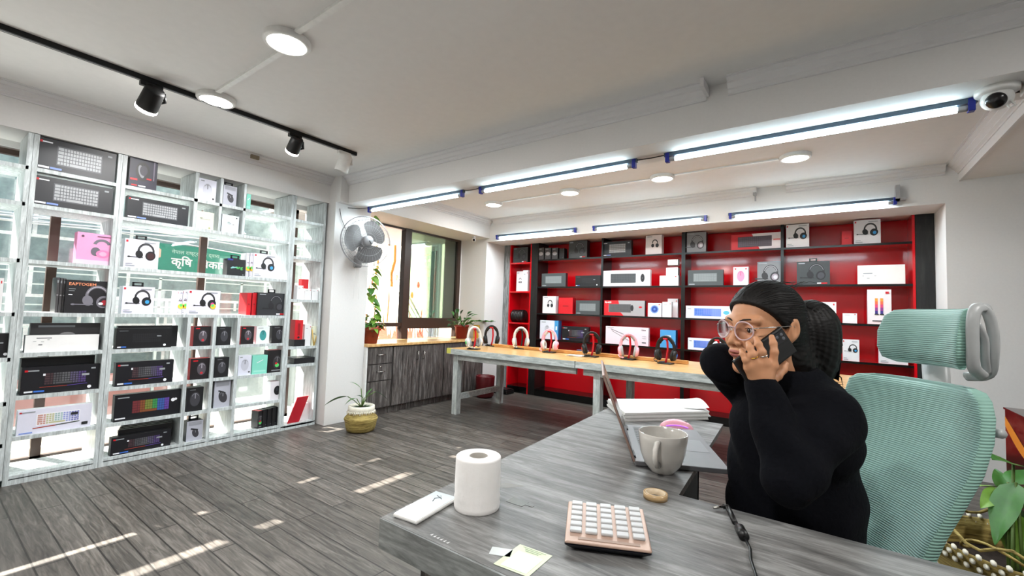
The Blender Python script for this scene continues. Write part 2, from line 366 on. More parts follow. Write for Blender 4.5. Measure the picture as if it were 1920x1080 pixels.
# recess bottom kerb
# ================================================================ outside
M_STONE = bricky('outside_block_wall', (.50, .585, .58), (.60, .68, .67), (.93, .96, .94), 1.05, .42, .024, 'yz', .3)
wl = MB().box(-9.3, -9.0, -9, 5.0, -.4, 3.55, M_STONE); tag(wl.build('boundary_wall'), 'tall grey green block wall with white joints across the lane outside the shelves', 'wall')
tag(bx('lane_ground', (-16, -4.86, -9, 14, -.5, -.4), mat('lane_ground', (.56, .53, .47), .9, noise=.15, scale=4)), 'pale sunlit lane ground outside the windows', 'ground', kind='structure')
tag(MB().box(-5.5, -4.87, -2.7, 2.64, -.4, .10, mat('ledge_plaster', (.87, .85, .78), .8, noise=.08, scale=5)).build('window_ledge'), 'pale sunlit plaster ledge just outside the shelf window', 'ledge')
tag(MB().box(-8.2, -8.1, -9, 5.2, -.4, .2, mat('pink_kerb', (.80, .60, .57), .8, noise=.2, scale=3)).build('low_kerb'), 'low pinkish kerb at the foot of the block wall outside', 'kerb')
# green banner with Devanagari lettering
bn = empty('street_banner', (-8.97, 3.35, 1.95)); tag(bn, 'green banner with white Devanagari lettering hanging on the block wall outside', 'banner')
MB().box(-.01, .01, -1.05, 1.35, -.25, .25, mat('banner_green', (.20, .56, .47), .6, noise=.08)).build('banner_cloth', bn)
def lettering(name, body, size, m, parent, loc, rot, bold=0, ex=0):
    vs, fs = text_mesh(body, size, bold); return MB().add(vs, fs, m).build(name, parent, loc, rot)
FACEX = (PI/2, 0, PI/2)      # lettering read by someone looking towards -X
lettering('lettering', '\u0915\u0943\u093f\u0937  \u093f\u0935\u0915\u093e\u0938 \u092c\u0948\u0902\u0915 \u093f\u0932\u093f\u092e\u091f\u0947\u0921', .185, ink(240, 245, 240), bn, (.014, -.72, -.10), FACEX, .004)
lettering('lettering', '\u0928\u0947\u092a\u093e\u0932 \u0930\u093e\u0937\u094d\u091f\u094d\u0930 \u092c\u0948\u0902\u0915 \u0926\u094d\u0935\u093e\u0930\u093e', .085, ink(200, 230, 215), bn, (.014, -.72, .10), FACEX)
MB().lathe([(0, 0), (.13, 0), (.13, .004)], ink(225, 190, 170), 6).lathe([(0, .005), (.07, .005), (.07, .008)], ink(90, 110, 170), 6).build('emblem', bn, (.012, -.98, .08), (0, PI/2, 0))
gr = MB()
for k in range(5): gr.tube([(-8.6+.04*math.sin(j+k), -6+j, 2.35-.05*k+.14*math.cos(j*.5+k*.8)) for j in range(14)], .011, ink(235, 240, 238), 6)
tag(gr.build('overhead_wires'), 'white sagging wires strung in front of the block wall outside', 'wires', kind='stuff')
rl = MB()
for z in (.65, .9, 1.15, 1.38, 1.52): rl.box(-7.22, -7.2, -4, 5.6, z, z+.014, ink(190, 205, 200))
for y in range(-4, 6): rl.box(-7.24, -7.2, y*1.0, y+.03, -.4, 1.55, ink(190, 205, 200))
tag(rl.build('lane_railing'), 'thin pale metal railing running along the lane outside', 'railing')
tag(MB().box(-7.4, -7.1, 2.55, 3.9, -.4, 1.12, mat('pale_gate', (.50, .56, .56), .6, noise=.1)).build('lane_parapet'), 'pale grey block parapet outside behind the shelf cubbies', 'parapet')
tag(MB().box(-6.5, -4.86, 2.7, 5.6, 2.42, 2.46, M_GRP).box(-4.95, -4.86, 2.7, 5.6, 2.38, 2.42, M_GRP).build('added_sun_awning'), 'grey awning added outside to keep sun off the bay window', 'awning')  # made-up awning, cuts the direct sun falling through the bay window
# mural wall seen through the bay window
mw = empty('mural_wall', (-7.2, 6.5, -.4), math.radians(-14)); tag(mw, 'sunlit white mural wall with orange flames seen through the bay window', 'wall')
MB().box(-6, 1.55, 0, .25, 0, 4.2, mat('mural_white', (.95, .93, .88), .8, noise=.03, scale=3)).build('plaster', mw)
M_OR = mat('mural_orange', (.80, .25, .13), .7); M_YE = mat('mural_ochre', (.76, .52, .22), .7)
random.seed(3)
def flat_poly(mb, pts, y, m): mb.add([(x, y, z) for x, z in pts], [tuple(range(len(pts)))], m)
fl = MB()
for k in range(26):
    x = -4.2+k*.2+random.uniform(-.06, .06); h = random.uniform(.35, .95); w = random.uniform(.10, .2)
    flat_poly(fl, [(x-w, .75), (x-w*.9, .75+h*.5), (x-w*.3, .75+h*.42), (x+.05*random.choice((-1, 1)), .75+h), (x+w*.4, .75+h*.4), (x+w, .75+h*.6), (x+w, .75)], -.004-.001*(k % 3), M_OR)
for k in range(14):
    x = random.uniform(-4, .9); z = random.uniform(1.7, 2.4)
    flat_poly(fl, [(x+.05*math.cos(a*PI/4)*(1+.4*random.random()), z+.07*math.sin(a*PI/4)) for a in range(8)], -.004, M_OR if k % 2 else M_YE)
fl.box(-4.8, 1.4, -.004, 0, .2, .76, M_OR).build('painted_flames', mw)
sw = MB()
def swirl(cx, cz, s, fl_=1):
    pts = [(0, 0), (-.05, .25), (.08, .5), (.06, .85), (-.1, 1.05), (-.22, .95), (-.2, .8)]
    cs = []
    for i in range(len(pts)-1):
        for t in np.linspace(0, 1, 6)[:-1]:
            cs.append(tuple(pts[i][k]*(1-t)+pts[i+1][k]*t for k in (0, 1)))
    sw.tube([(cx+fl_*x*s, -.006, cz+z*s) for x, z in cs], .045*s, M_YE, 6, flat=.15)
swirl(-1.15, 2.15, 1.2); swirl(-.55, 2.0, .8, -1); swirl(-2.1, 2.2, 1.0); swirl(-2.9, 2.0, 1.2, -1); swirl(-3.7, 2.1, .9)
for k in range(5): sw.tube([(-3.6+k*.75, -.006, 1.3), (-3.55+k*.75, -.006, 1.9), (-3.62+k*.75, -.006, 2.15)], .02, M_YE, 6, flat=.2)
sw.build('painted_swirls', mw)
cs = empty('corrugated_hoarding', (-6.45, 6.2, -.4), math.radians(14)); tag(cs, 'pale blue corrugated metal sheets standing at the right of the bay window view', 'hoarding')
cm = MB(); n = 70
cv = [(i*.024, -.012*math.cos(i*PI/2), z) for z in (0, 3.4) for i in range(n)]
cm.add(cv, [(i, i+1, n+i+1, n+i) for i in range(n-1)], mat('corrugated_blue', (.66, .73, .76), .45, metal=.2)).box(0, 1.66, .02, .04, 0, 3.4, M_GRP).build('sheet', cs)
# ================================================================ boxes with printed fronts
class Art:
    """printed front of a carton; u to the viewer's right, v up, front at y = 0"""
    def __init__(s, w, h, d, body, side=None, top=None, bev=0):
        s.w, s.h, s.d = w, h, d; s.mb = MB(); s.k = 0
        x0, x1 = -w/2, w/2; vs = [(x, y, z) for z in (0, h) for y in (0, d) for x in (x0, x1)]
        s.mb.add(vs, [(0, 1, 5, 4)], body); s.mb.add(vs, [(0, 2, 3, 1), (2, 6, 7, 3)], side or body)
        s.mb.add(vs, [(0, 4, 6, 2), (1, 3, 7, 5)], side or body); s.mb.add(vs, [(4, 5, 7, 6)], top or side or body)
    def lay(s): s.k += 1; return -.0004*s.k-.0002
    def poly(s, pts, m, y=None):
        y = s.lay() if y is None else y
        s.mb.add([((u-.5)*s.w, y, v*s.h) for u, v in pts], [tuple(range(len(pts)))], m); return s
    def rect(s, u0, u1, v0, v1, m, y=None): return s.poly([(u0, v0), (u1, v0), (u1, v1), (u0, v1)], m, y)
    def disc(s, cu, cv, r, m, sq=1, n=20, rot=0):     # r in metres
        c, q = math.cos(rot), math.sin(rot)
        return s.poly([(cu+(r*math.cos(a)*c-r*sq*math.sin(a)*q)/s.w, cv+(r*math.cos(a)*q+r*sq*math.sin(a)*c)/s.h) for a in [2*PI*i/n for i in range(n)]], m)
    def arc(s, cu, cv, r, w, a0, a1, m, sq=1, n=18):
        y = s.lay(); vs = []
        for i in range(n+1):
            a = a0+(a1-a0)*i/n
            for q in (r-w/2, r+w/2): vs.append(((cu-.5)*s.w+q*math.cos(a)*sq, y, cv*s.h+q*math.sin(a)))
        s.mb.add(vs, [(2*i, 2*i+1, 2*i+3, 2*i+2) for i in range(n)], m); return s
    def line(s, u0, v0, u1, v1, w, m):
        a = Vector((u0*s.w, v0*s.h)); b = Vector((u1*s.w, v1*s.h)); d = (b-a).normalized(); n = Vector((-d.y, d.x))*w/2
        return s.poly([((p.x)/s.w, (p.y)/s.h) for p in (a-n, b-n, b+n, a+n)], m)
    def text(s, body, u, v, size, m, bold=.0006):
        vs, fs = text_mesh(body, size, bold); y = s.lay()
        s.mb.add([((u-.5)*s.w+x, y, v*s.h+z) for x, z, _ in vs], fs, m); return s
    def keys(s, u0, u1, v0, v1, cols, bg=None, rows=5, n=15, gap=.22):
        if bg: s.rect(u0-.01, u1+.01, v0-.03, v1+.03, bg)
        y = s.lay(); du = (u1-u0)/n; dv = (v1-v0)/rows
        for r in range(rows):
            c = 0
            while c < n:
                w = 1
                if r == 0 and c == 4: w = 6
                elif (c == 0 and r > 0) or (c == n-2 and r % 2): w = 2
                c2 = min(n, c+w); m = cols[int(c/n*len(cols))]
                s.rect(u0+c*du+du*gap/2, u0+c2*du-du*gap/2, v0+r*dv+dv*gap/2, v0+(r+1)*dv-dv*gap/2, m, y); c = c2
        return s
    def headset(s, cu, cv, r, band, cup, glow=None, mic=True, hi=None):
        s.arc(cu, cv, r, r*.28, -.35, PI+.25, band, .82)
        if hi: s.arc(cu, cv, r*.98, r*.05, .2, PI-.3, hi, .82)
        U = r/s.w; V = r/s.h
        s.disc(cu-U*.72, cv-V*.45, r*.40, band, 1.35, rot=.2)
        s.disc(cu+U*.50, cv-V*.55, r*.56, band, 1.15, rot=-.2); s.disc(cu+U*.52, cv-V*.58, r*.40, cup, 1.15, rot=-.2)
        if glow: s.disc(cu+U*.58, cv-V*.62, r*.25, glow, 1.1)
        if mic: s.line(cu-U*.3, cv-V*.85, cu-U*1.9, cv-V*.85, r*.10, band); s.disc(cu-U*1.8, cv-V*.85, r*.16, band, .6)
        return s
    def mouse(s, cu, cv, r, m, hi=None, rot=0):
        s.disc(cu, cv, r, m, .62, rot=PI/2+rot); s.arc(cu, cv, r*.8, r*.06, PI*.2, PI*.8, hi or ink(90, 90, 95), .6)
        s.line(cu, cv+.1*r/s.h, cu, cv+.8*r/s.h, r*.10, hi or ink(120, 120, 125)); return s
    def build(s, name, loc, rz, parent=None): return s.mb.build(name, parent, loc, (0, 0, rz))
K_BLK = ink(24, 25, 28); K_DK = ink(40, 42, 46); K_GREY = ink(92, 94, 98); K_WH = ink(232, 234, 240); K_PK = ink(238, 170, 205); K_CREAM = ink(226, 226, 208)
K_RED = ink(200, 22, 34); K_LT = ink(150, 155, 160); K_BLUE = ink(60, 110, 200); K_CY = ink(60, 160, 225); K_TEAL = ink(120, 205, 190); K_NAVY = ink(30, 28, 52)
K_LB = ink(125, 150, 215); K_OR = ink(235, 150, 110); K_GRN = ink(90, 210, 110); K_W2 = ink(250, 250, 250); K_PUR = ink(80, 60, 120)
RAIN = [ink(110, 45, 50), ink(130, 75, 45), ink(120, 130, 60), ink(60, 140, 80), ink(60, 90, 160), ink(95, 65, 150)]
RAIND = [ink(70, 50, 55), ink(80, 80, 84), ink(96, 96, 100), ink(90, 84, 110), ink(84, 66, 120)]
GP = {}
def fit(x0, x1, ytop, z0, side, X=None):
    """width, height and centre of a box whose front stands in the shelf's front plane"""
    if side == 'L':
        X = -4.395 if X is None else X; a = on(x0, ytop, 0, X); b = on(x1, ytop, 0, X); return b.y-a.y, max(.02, a.z-z0), (X, (a.y+b.y)/2, z0), PI/2
    Y = 5.68 if X is None else X; a = on(x0, ytop, 1, Y); b = on(x1, ytop, 1, Y); return b.x-a.x, max(.02, a.z-z0), ((a.x+b.x)/2, Y, z0), 0
def carton(kind, spec, label, side='L', name='product_box', cat='box', group=None, X=None, depth=None, tab=False, dz=0, lean=0, turn=0):
    x0, x1, yt, z0 = spec; w, h, loc, rz = fit(x0, x1, yt, z0, side, X); loc = (loc[0], loc[1], loc[2]+dz)
    d = depth or (.09 if w < .35 and w < h*1.6 else .06)
    if kind == 'kbd_slate': A = Art(w, h, d, ink(30, 32, 38), K_BLK).keys(.24, .80, .24, .80, [ink(165, 168, 172)], ink(78, 80, 85)).rect(.03, .17, .86, .90, K_WH).rect(.02, .05, .85, .92, K_RED).rect(.02, .15, .06, .12, K_WH).rect(.16, .30, .06, .12, K_LB).rect(.88, .94, .82, .88, K_LT)
    elif kind == 'kbd_black': A = Art(w, h, d, ink(20, 20, 26), K_BLK).keys(.27, .80, .32, .76, RAIND, None).line(.22, .24, .56, .24, .004, ink(150, 60, 50)).line(.56, .24, .82, .27, .004, ink(90, 70, 150)).rect(.06, .20, .84, .89, K_LT).rect(.03, .07, .83, .90, K_RED).rect(.04, .14, .07, .13, K_WH).rect(.15, .28, .07, .13, K_BLUE).rect(.25, .28, .66, .74, K_WH).rect(.74, .84, .58, .66, K_LT).rect(.86, .92, .82, .88, K_LT).disc(.85, .13, h*.06, K_WH)
    elif kind == 'kbd_rainbow': A = Art(w, h, d, ink(18, 18, 24), K_BLK).keys(.25, .80, .25, .72, RAIN, None, gap=.1).rect(.04, .20, .86, .90, K_LT).rect(.02, .16, .08, .13, K_WH).disc(.86, .60, h*.07, K_WH).disc(.90, .62, h*.05, K_WH)
    elif kind == 'kbd_dim': A = Art(w, h, d, ink(17, 17, 20), K_BLK).keys(.28, .80, .3, .74, [ink(32, 32, 36)], None).rect(.72, .80, .58, .63, K_LT).rect(.03, .18, .06, .12, K_BLUE).rect(.03, .09, .06, .12, K_WH).disc(.87, .14, h*.06, K_WH).rect(.05, .2, .86, .89, K_GREY)
    elif kind == 'kbd_white': A = Art(w, h, d, ink(222, 222, 238), K_WH).keys(.25, .82, .34, .76, [ink(200, 150, 140), ink(190, 190, 150), ink(160, 190, 190), ink(150, 160, 215), ink(120, 125, 190)], ink(240, 240, 248)).line(.20, .22, .5, .25, .006, ink(170, 60, 40)).line(.5, .25, .83, .3, .006, ink(70, 80, 70)).rect(.02, .22, .88, .92, K_LT).rect(.02, .05, .87, .93, K_RED).rect(.03, .2, .04, .09, K_LB).rect(.70, .80, .60, .70, K_DK).rect(.86, .95, .12, .24, K_DK)
    elif kind == 'kbd_plain': A = Art(w, h, d, ink(236, 236, 236), K_GREY).rect(.14, .34, .80, .85, K_GREY).rect(.1, .14, .62, .65, K_LT).rect(.2, .24, .6, .63, K_LT).rect(.28, .31, .7, .74, K_LT).rect(.17, .22, .42, .46, K_GREY)
    elif kind == 'kbd_blue': A = Art(w, h, d, ink(226, 230, 242), ink(215, 190, 205)).keys(.19, .74, .22, .78, [K_BLUE, ink(90, 120, 205), ink(110, 140, 215)], ink(130, 150, 220)).disc(.85, .5, h*.22, ink(90, 180, 205), .7).rect(.04, .12, .72, .78, K_LT)
    elif kind == 'kbd_combo': A = Art(w, h, d, ink(232, 230, 238), ink(210, 208, 215)).keys(.18, .70, .24, .76, [ink(70, 74, 78)], ink(40, 44, 46), 5, 15, .1).disc(.85, .5, h*.26, K_BLK, .5, rot=PI/2).rect(.86, .84, .48, .5, K_LT)
    elif kind == 'kbd_redgrey': A = Art(w, h, d, ink(160, 158, 160), K_DK).poly([(0, 0), (.50, 0), (.42, .22), (.12, .22), (.12, .76), (.38, .76), (.36, 1), (0, 1)], K_RED).keys(.14, .66, .26, .72, [ink(88, 88, 90)], ink(66, 66, 68), 5, 15, .1).disc(.70, .52, h*.2, K_DK, .5, rot=PI/2).disc(.90, .58, h*.11, K_RED, .55).text('Rii-600', .02, .82, h*.16, K_W2)
    elif kind == 'kbd_redwhite': A = Art(w, h, d, ink(225, 218, 222), K_RED).poly([(0, 0), (.58, 0), (.42, 1), (0, 1)], K_RED).keys(.15, .80, .20, .80, [ink(84, 76, 88)], ink(58, 52, 62), 5, 16, .12).rect(.84, .97, .52, .60, ink(225, 120, 120))
    elif kind in ('hs_white', 'hs_blue', 'hs_color', 'hs_small'):
        A = Art(w, h, d, ink(224, 222, 238) if side == 'L' else ink(226, 226, 230), K_WH)
        A.headset(.62, .60, min(w, h)*.27, K_BLK, ink(60, 30, 34) if kind == 'hs_white' else K_DK, {'hs_blue': K_CY, 'hs_color': ink(230, 70, 150)}.get(kind), kind != 'hs_small', K_GREY)
        A.rect(.03, .09, .88, .95, K_RED).rect(.55, .9, .90, .93, K_LT).rect(.05, .32, .06, .09, K_LT).rect(.05, .25, .13, .15, K_LT)
        if kind == 'hs_color': A.disc(.78, .34, .022, ink(240, 200, 60)).disc(.76, .38, .012, K_GRN)
    elif kind == 'hs_pink': A = Art(w, h, d, ink(236, 158, 200), ink(206, 120, 160)).rect(0, 1, 0, .14, ink(228, 196, 218)).arc(.66, .62, w*.2, w*.09, .3, PI-.2, ink(110, 110, 120)).disc(.50, .42, w*.13, ink(105, 100, 112), 1.2).disc(.70, .36, w*.19, ink(245, 130, 180), .75).disc(.70, .36, w*.10, ink(238, 170, 200), .8).disc(.14, .88, w*.04, ink(90, 60, 80)).rect(.52, .92, .90, .93, ink(120, 70, 100))
    elif kind == 'hs_dark': A = Art(w, h, d, ink(28, 27, 31), K_BLK, K_RED).headset(.68, .52, min(w, h)*.30, ink(120, 118, 128), ink(50, 45, 52), ink(175, 40, 55), True, ink(200, 195, 205)).text('EAPTOGEM', .05, .84, h*.12, K_OR).rect(.88, .96, .84, .93, K_RED).rect(.06, .20, .72, .74, K_LT).rect(.06, .18, .66, .68, K_LT).rect(.06, .14, .54, .57, K_WH).disc(.76, .30, w*.055, K_WH, .7)
    elif kind == 'hs_slate': A = Art(w, h, d, ink(42, 44, 48) if side == 'L' else ink(56, 60, 62), K_BLK).headset(.60, .56, min(w, h)*.30, ink(28, 28, 32), ink(62, 62, 68), None, True, ink(150, 150, 158)).rect(.62, .85, .04, .09, K_WH).rect(.74, .92, .04, .09, K_RED).rect(.05, .25, .90, .94, K_LT)
    elif kind == 'hs_grey': A = Art(w, h, d, ink(120, 122, 126) if side == 'R' else K_GREY, K_DK).headset(.55, .52, min(w, h)*.33, ink(46, 46, 50), ink(150, 140, 150), ink(190, 190, 195), True, ink(215, 215, 222)).rect(.05, .4, .90, .94, K_LT)
    elif kind == 'hs_navy': A = Art(w, h, d, K_NAVY, K_BLK).disc(.48, .52, h*.30, ink(20, 18, 24), .6, rot=PI/2).disc(.42, .52, h*.2, ink(150, 150, 158), .35, rot=PI/2+.2).disc(.5, .56, h*.16, ink(60, 56, 70), .6, rot=PI/2).rect(.05, .30, .22, .28, K_RED).rect(.62, .8, .3, .35, K_RED).rect(.1, .3, .05, .09, K_RED).rect(.34, .6, .05, .09, K_WH).rect(.85, .9, .3, .9, ink(120, 110, 130))
    elif kind == 'mouse_white': A = Art(w, h, d, ink(214, 216, 230), K_WH).mouse(.5, .52, h*.3, ink(190, 192, 205), K_GREY).rect(.1, .3, .88, .93, K_LT).disc(.85, .15, .008, K_DK)
    elif kind == 'mouse_cyan': A = Art(w, h, d, ink(228, 236, 234), K_WH).mouse(.5, .48, h*.3, ink(60, 150, 150), ink(30, 90, 95)).rect(.1, .5, .88, .92, K_LT)
    elif kind == 'mouse_black': A = Art(w, h, d, ink(24, 24, 27), K_BLK).mouse(.5, .5, h*.3, ink(62, 62, 68), ink(150, 150, 158)).rect(.15, .5, .88, .92, K_GREY)
    elif kind == 'mouse_red': A = Art(w, h, d, ink(28, 24, 27), K_RED, K_RED).mouse(.55, .5, h*.3, ink(84, 78, 86), ink(190, 185, 195)).disc(.55, .3, h*.06, ink(190, 50, 60)).rect(.12, .35, .86, .92, K_RED)
    elif kind == 'mouse_rgb': A = Art(w, h, d, ink(26, 24, 26), K_BLK, K_RED).mouse(.5, .45, h*.3, ink(52, 50, 54), ink(120, 120, 124)).disc(.5, .32, h*.09, K_GRN).disc(.45, .4, h*.05, K_RED).rect(.2, .8, .08, .12, K_LT)
    elif kind == 'mouse_pod': A = Art(w, h, d, ink(226, 222, 228), K_WH, ink(160, 130, 135)).disc(.5, .5, h*.25, K_BLK, .72, rot=PI/2).disc(.48, .56, h*.10, ink(52, 52, 58), .7, rot=PI/2)
    elif kind == 'mouse_grey': A = Art(w, h, d, ink(178, 180, 192), K_DK).mouse(.55, .38, h*.22, ink(60, 60, 66), K_LT, .3).rect(.1, .9, .78, .96, ink(150, 152, 160)).line(.25, .62, .7, .52, .012, K_DK)
    elif kind == 'mouse_pink': A = Art(w, h, d, ink(238, 214, 226), K_WH).mouse(.5, .5, h*.3, ink(232, 140, 175), ink(200, 80, 120)).rect(.1, .2, .86, .93, K_RED).rect(.8, .9, .86, .93, K_RED)
    elif kind == 'white_logo': A = Art(w, h, d, ink(216, 226, 236), K_LT).rect(.38, .55, .52, .56, K_LT).rect(.3, .7, .48, .50, ink(150, 160, 165)).disc(.4, .57, .012, ink(160, 176, 176), .7).disc(.85, .88, .006, K_DK).rect(.64, .72, .48, .51, K_DK)
    elif kind == 'cream_logo': A = Art(w, h, d, ink(222, 224, 200), ink(210, 210, 190)).disc(.3, .62, .012, ink(160, 164, 150), .6).line(.25, .56, .8, .58, .004, ink(150, 152, 140)).disc(.78, .1, .008, ink(160, 165, 120))
    elif kind == 'black_logo': A = Art(w, h, d, ink(22, 23, 26), K_BLK, K_NAVY).line(.2, .44, .55, .52, .01, ink(130, 200, 190)).disc(.32, .5, .012, ink(140, 190, 200), .5).text('ang', .5, .42, .04, K_GRN).rect(.85, .93, .06, .10, K_LT).rect(0, .3, .9, 1, ink(50, 50, 140))
    elif kind == 'white': A = Art(w, h, d, ink(228, 228, 230), ink(205, 205, 208)).rect(.15, .5, .80, .83, K_LT).rect(.82, .9, .84, .92, K_RED)
    elif kind == 'white_big': A = Art(w, h, d, ink(234, 230, 226), ink(200, 190, 185)).rect(.12, .32, .55, .60, K_LT).rect(.1, .14, .42, .45, K_LT).rect(.36, .4, .42, .45, K_LT).rect(.2, .26, .3, .33, K_LT)
    elif kind == 'white_mic': A = Art(w, h, d, ink(230, 214, 222), ink(206, 190, 198)).line(.12, .85, .7, .35, .008, K_GREY).line(.15, .75, .55, .25, .006, K_GREY).text('Ultra', .84, .82, h*.12, K_DK).rect(.04, .2, .90, .92, K_LT).rect(.86, .95, .5, .52, K_LT).rect(.86, .95, .4, .42, K_LT).rect(.86, .95, .15, .2, K_GREY)
    elif kind == 'disc_blue': A = Art(w, h, d, ink(226, 226, 232), K_WH).disc(.5, .55, h*.3, ink(120, 150, 200)).disc(.5, .55, h*.22, ink(40, 70, 150)).disc(.5, .55, h*.08, ink(90, 130, 200)).rect(.8, .9, .86, .93, K_RED)
    elif kind == 'light_bars': A = Art(w, h, d, ink(236, 226, 228), ink(200, 170, 180)); [A.rect(u, u+.12, .30+k*.09, .39+k*.09, c) for u in (.32, .54) for k, c in enumerate([ink(60, 50, 130), ink(150, 60, 140), ink(225, 70, 120), ink(240, 110, 70), ink(240, 160, 60)])]; A.rect(.30, .47, .27, .30, K_DK).rect(.52, .69, .27, .30, K_DK).rect(.76, .9, .88, .94, K_RED).rect(.2, .8, .08, .11, K_DK)
    elif kind == 'white_hp': A = Art(w, h, d, ink(222, 214, 216), K_WH).arc(.58, .58, w*.20, w*.07, 0, PI, K_DK, .8, 14).disc(.44, .46, w*.09, K_DK, 1.3).disc(.72, .46, w*.10, K_DK, 1.3).rect(.1, .4, .9, .94, K_LT)
    elif kind == 'red': A = Art(w, h, d, K_RED, ink(160, 16, 26)).rect(.3, .7, .45, .52, ink(150, 14, 24))
    elif kind == 'red_tag': A = Art(w, h, d, K_RED, ink(170, 16, 26)).rect(.35, .65, .35, .85, ink(150, 14, 24)).disc(.5, .25, w*.14, K_BLK)
    elif kind == 'blue': A = Art(w, h, d, ink(70, 150, 205), ink(40, 100, 160)).rect(.3, .7, .5, .7, K_WH)
    elif kind == 'teal': A = Art(w, h, d, ink(130, 212, 192), ink(110, 190, 172)).line(.3, .6, .7, .75, .006, K_WH).rect(.1, .9, .1, .2, ink(160, 225, 210))
    elif kind == 'whiteblue': A = Art(w, h, d, ink(222, 222, 232), ink(30, 100, 205)).mouse(.5, .5, h*.25, ink(195, 195, 205)).rect(.1, .4, .88, .92, K_LT)
    elif kind == 'brushed': A = Art(w, h, d, ink(72, 70, 72), K_BLK).disc(.5, .5, min(h*.25, w*.38), ink(170, 168, 172), .7).rect(.1, .6, .85, .92, K_LT)
    elif kind == 'black': A = Art(w, h, d, ink(26, 26, 29), K_BLK).rect(.6, .8, .12, .16, K_GREY)
    elif kind == 'kbd_gunmetal': A = Art(w, h, d, ink(66, 72, 74), K_DK).keys(.17, .82, .28, .76, [ink(128, 134, 136)], ink(104, 110, 112), 5, 14, .15).rect(.03, .2, .06, .12, K_LT)
    else: raise KeyError(kind)
    o = A.build(name, loc, rz+turn)
    if lean: o.rotation_euler = (lean, 0, rz+turn)
    tag(o, label, cat, group)
    if tab:
        t = MB(); s = .035
        t.box(-s, s, .02, .03, 0, .012, K_BLK).box(-s, -s+.012, .02, .03, 0, .035, K_BLK).box(s-.012, s, .02, .03, 0, .035, K_BLK).box(-s, s, .02, .03, .028, .036, K_BLK)
        t.build('hang_tab', o, (0, d/2-.025, h))
    return o
# ---------------------------------------------------------------- the tall white shelf in front of the window
ZA, ZB, ZC, ZD, ZE, ZF, ZG, ZH = 2.128, 1.88, 1.497, 1.138, .866, .58, .312, .06
def shelf_unit(label, y0, y1, boards, posts, zt=2.355, name='display_shelf'):
    """boards: (z top, ya, yb); posts: (y, z0, z1, thickness)"""
    r = empty(name, (-4.37, (y0+y1)/2, 0)); tag(r, label, 'shelf', 'whitewashed display shelves along the window'); c = (y0+y1)/2
    for z, a, b in boards: MB().box(-.35, 0, a-c, b-c, z-.026, z, M_SHELF).build('shelf_board', r)
    for y, a, b, t in posts: MB().box(-.35, 0, y-t/2-c, y+t/2-c, a, b, M_SHELF).build('upright', r)
    MB().box(-.35, 0, y0-c, y1-c, 0, ZH-.02, M_SHELF).build('plinth', r)
    return r
T = .026
shelf_unit('whitewashed shelf column cut by the left picture edge, beside the slate keyboard cartons', -.60, .455, [(z, -.573, .455) for z in (ZA, ZB, ZC, ZD, .84, .55, .28, ZH-.01)], [(-.587, ZH-.02, 2.355, T), (.468-.0135, ZH-.02, 2.355, T)])
shelf_unit('whitewashed shelf column holding the pink headset carton and long keyboard cartons', .469, .932, [(z, .495, .906) for z in (ZA, ZB, ZC, ZD, ZE, ZF, ZG, ZH)], [(.482, ZH-.02, 2.355, T), (.919, ZH-.02, 2.355, T)])
shelf_unit('wide whitewashed shelf section with small cubbies, right of the pink carton column', .934, 2.268,
    [(ZA, .96, 2.242), (ZB, .96, 2.242), (ZC, .96, 2.242), (ZD, .96, 2.242)]+[(z, a, b) for z in (ZE, ZF, ZG, ZH) for a, b in ((.96, 1.428), (1.454, 1.622), (1.648, 1.816), (1.842, 2.242))],
    [(.947, ZH-.02, 2.355, T), (2.255, ZH-.02, 2.355, T), (1.425, ZB, 2.355, T), (1.615, ZB, 2.355, .02), (1.81, ZB, 2.355, .02), (1.441, ZH-.02, ZD-.026, T), (1.635, ZH-.02, ZD-.026, T), (1.829, ZH-.02, ZD-.026, T)])
shelf_unit('narrow whitewashed shelf tower against the white pillar, at the right end of the shelving', 2.27, 2.625,
    [(z, 2.296, 2.599) for z in (2.122, 1.933, 1.74, 1.305, .825, .645, .05)], [(2.283, .03, 2.355, T), (2.612, .03, 2.355, T)])
G1 = 'keyboard cartons on the window shelf'; G2 = 'headset cartons on the window shelf'; G3 = 'mouse cartons in the window shelf cubbies'; G4 = 'small cartons on the window shelf'
C = carton
C('kbd_slate', (73, 222, 255, ZA), 'slate keyboard carton on the topmost shelf above another slate keyboard carton', group=G1, name='keyboard_box')
C('kbd_slate', (66, 215, 327, ZB), 'slate keyboard carton directly below the topmost one, above the pink carton row', group=G1, name='keyboard_box')
C('hs_navy', (245, 298, 288, ZA), 'dark navy headset carton alone at the top shelf beside the tall upright', group=G2, name='headset_box')
C('kbd_slate', (240, 356, 366, ZB), 'slate keyboard carton under the navy headset carton, left of the cream cube', group=G1, name='keyboard_box')
C('mouse_white', (374, 407, 333, ZA), 'white mouse carton in the top cubby above the cream carton', group=G3, name='mouse_box')
C('mouse_grey', (420, 445, 346, ZA), 'slim grey mouse carton in the top cubby right of the white mouse carton', group=G3, name='mouse_box', tab=True)
C('cream_logo', (368, 402, 394, ZB), 'cream coloured square carton in the upper small cubby', group=G4)
C('white_logo', (417, 449, 401, ZB), 'bluish white square carton right of the cream one in the upper small cubby', group=G4)
C('teal', (463, 471, 363, ZA), 'thin teal carton standing at the left end of the last top compartment', group=G4, depth=.05)
C('hs_pink', (146, 217, 434, ZC), 'pink headset carton on the third shelf', group=G2, name='headset_box')
C('hs_white', (235, 300, 446, ZC), 'white headset carton with a dark headset picture, right of the pink carton', group=G2, name='headset_box', tab=True)
C('black_logo', (427, 461, 484, ZC), 'small black carton with a green and white logo before the green banner', group=G4, tab=True)
C('hs_color', (463, 468, 474, ZC), 'edge-on white headset carton next to the black logo carton', group=G2, name='headset_box', depth=.12, X=-4.42)
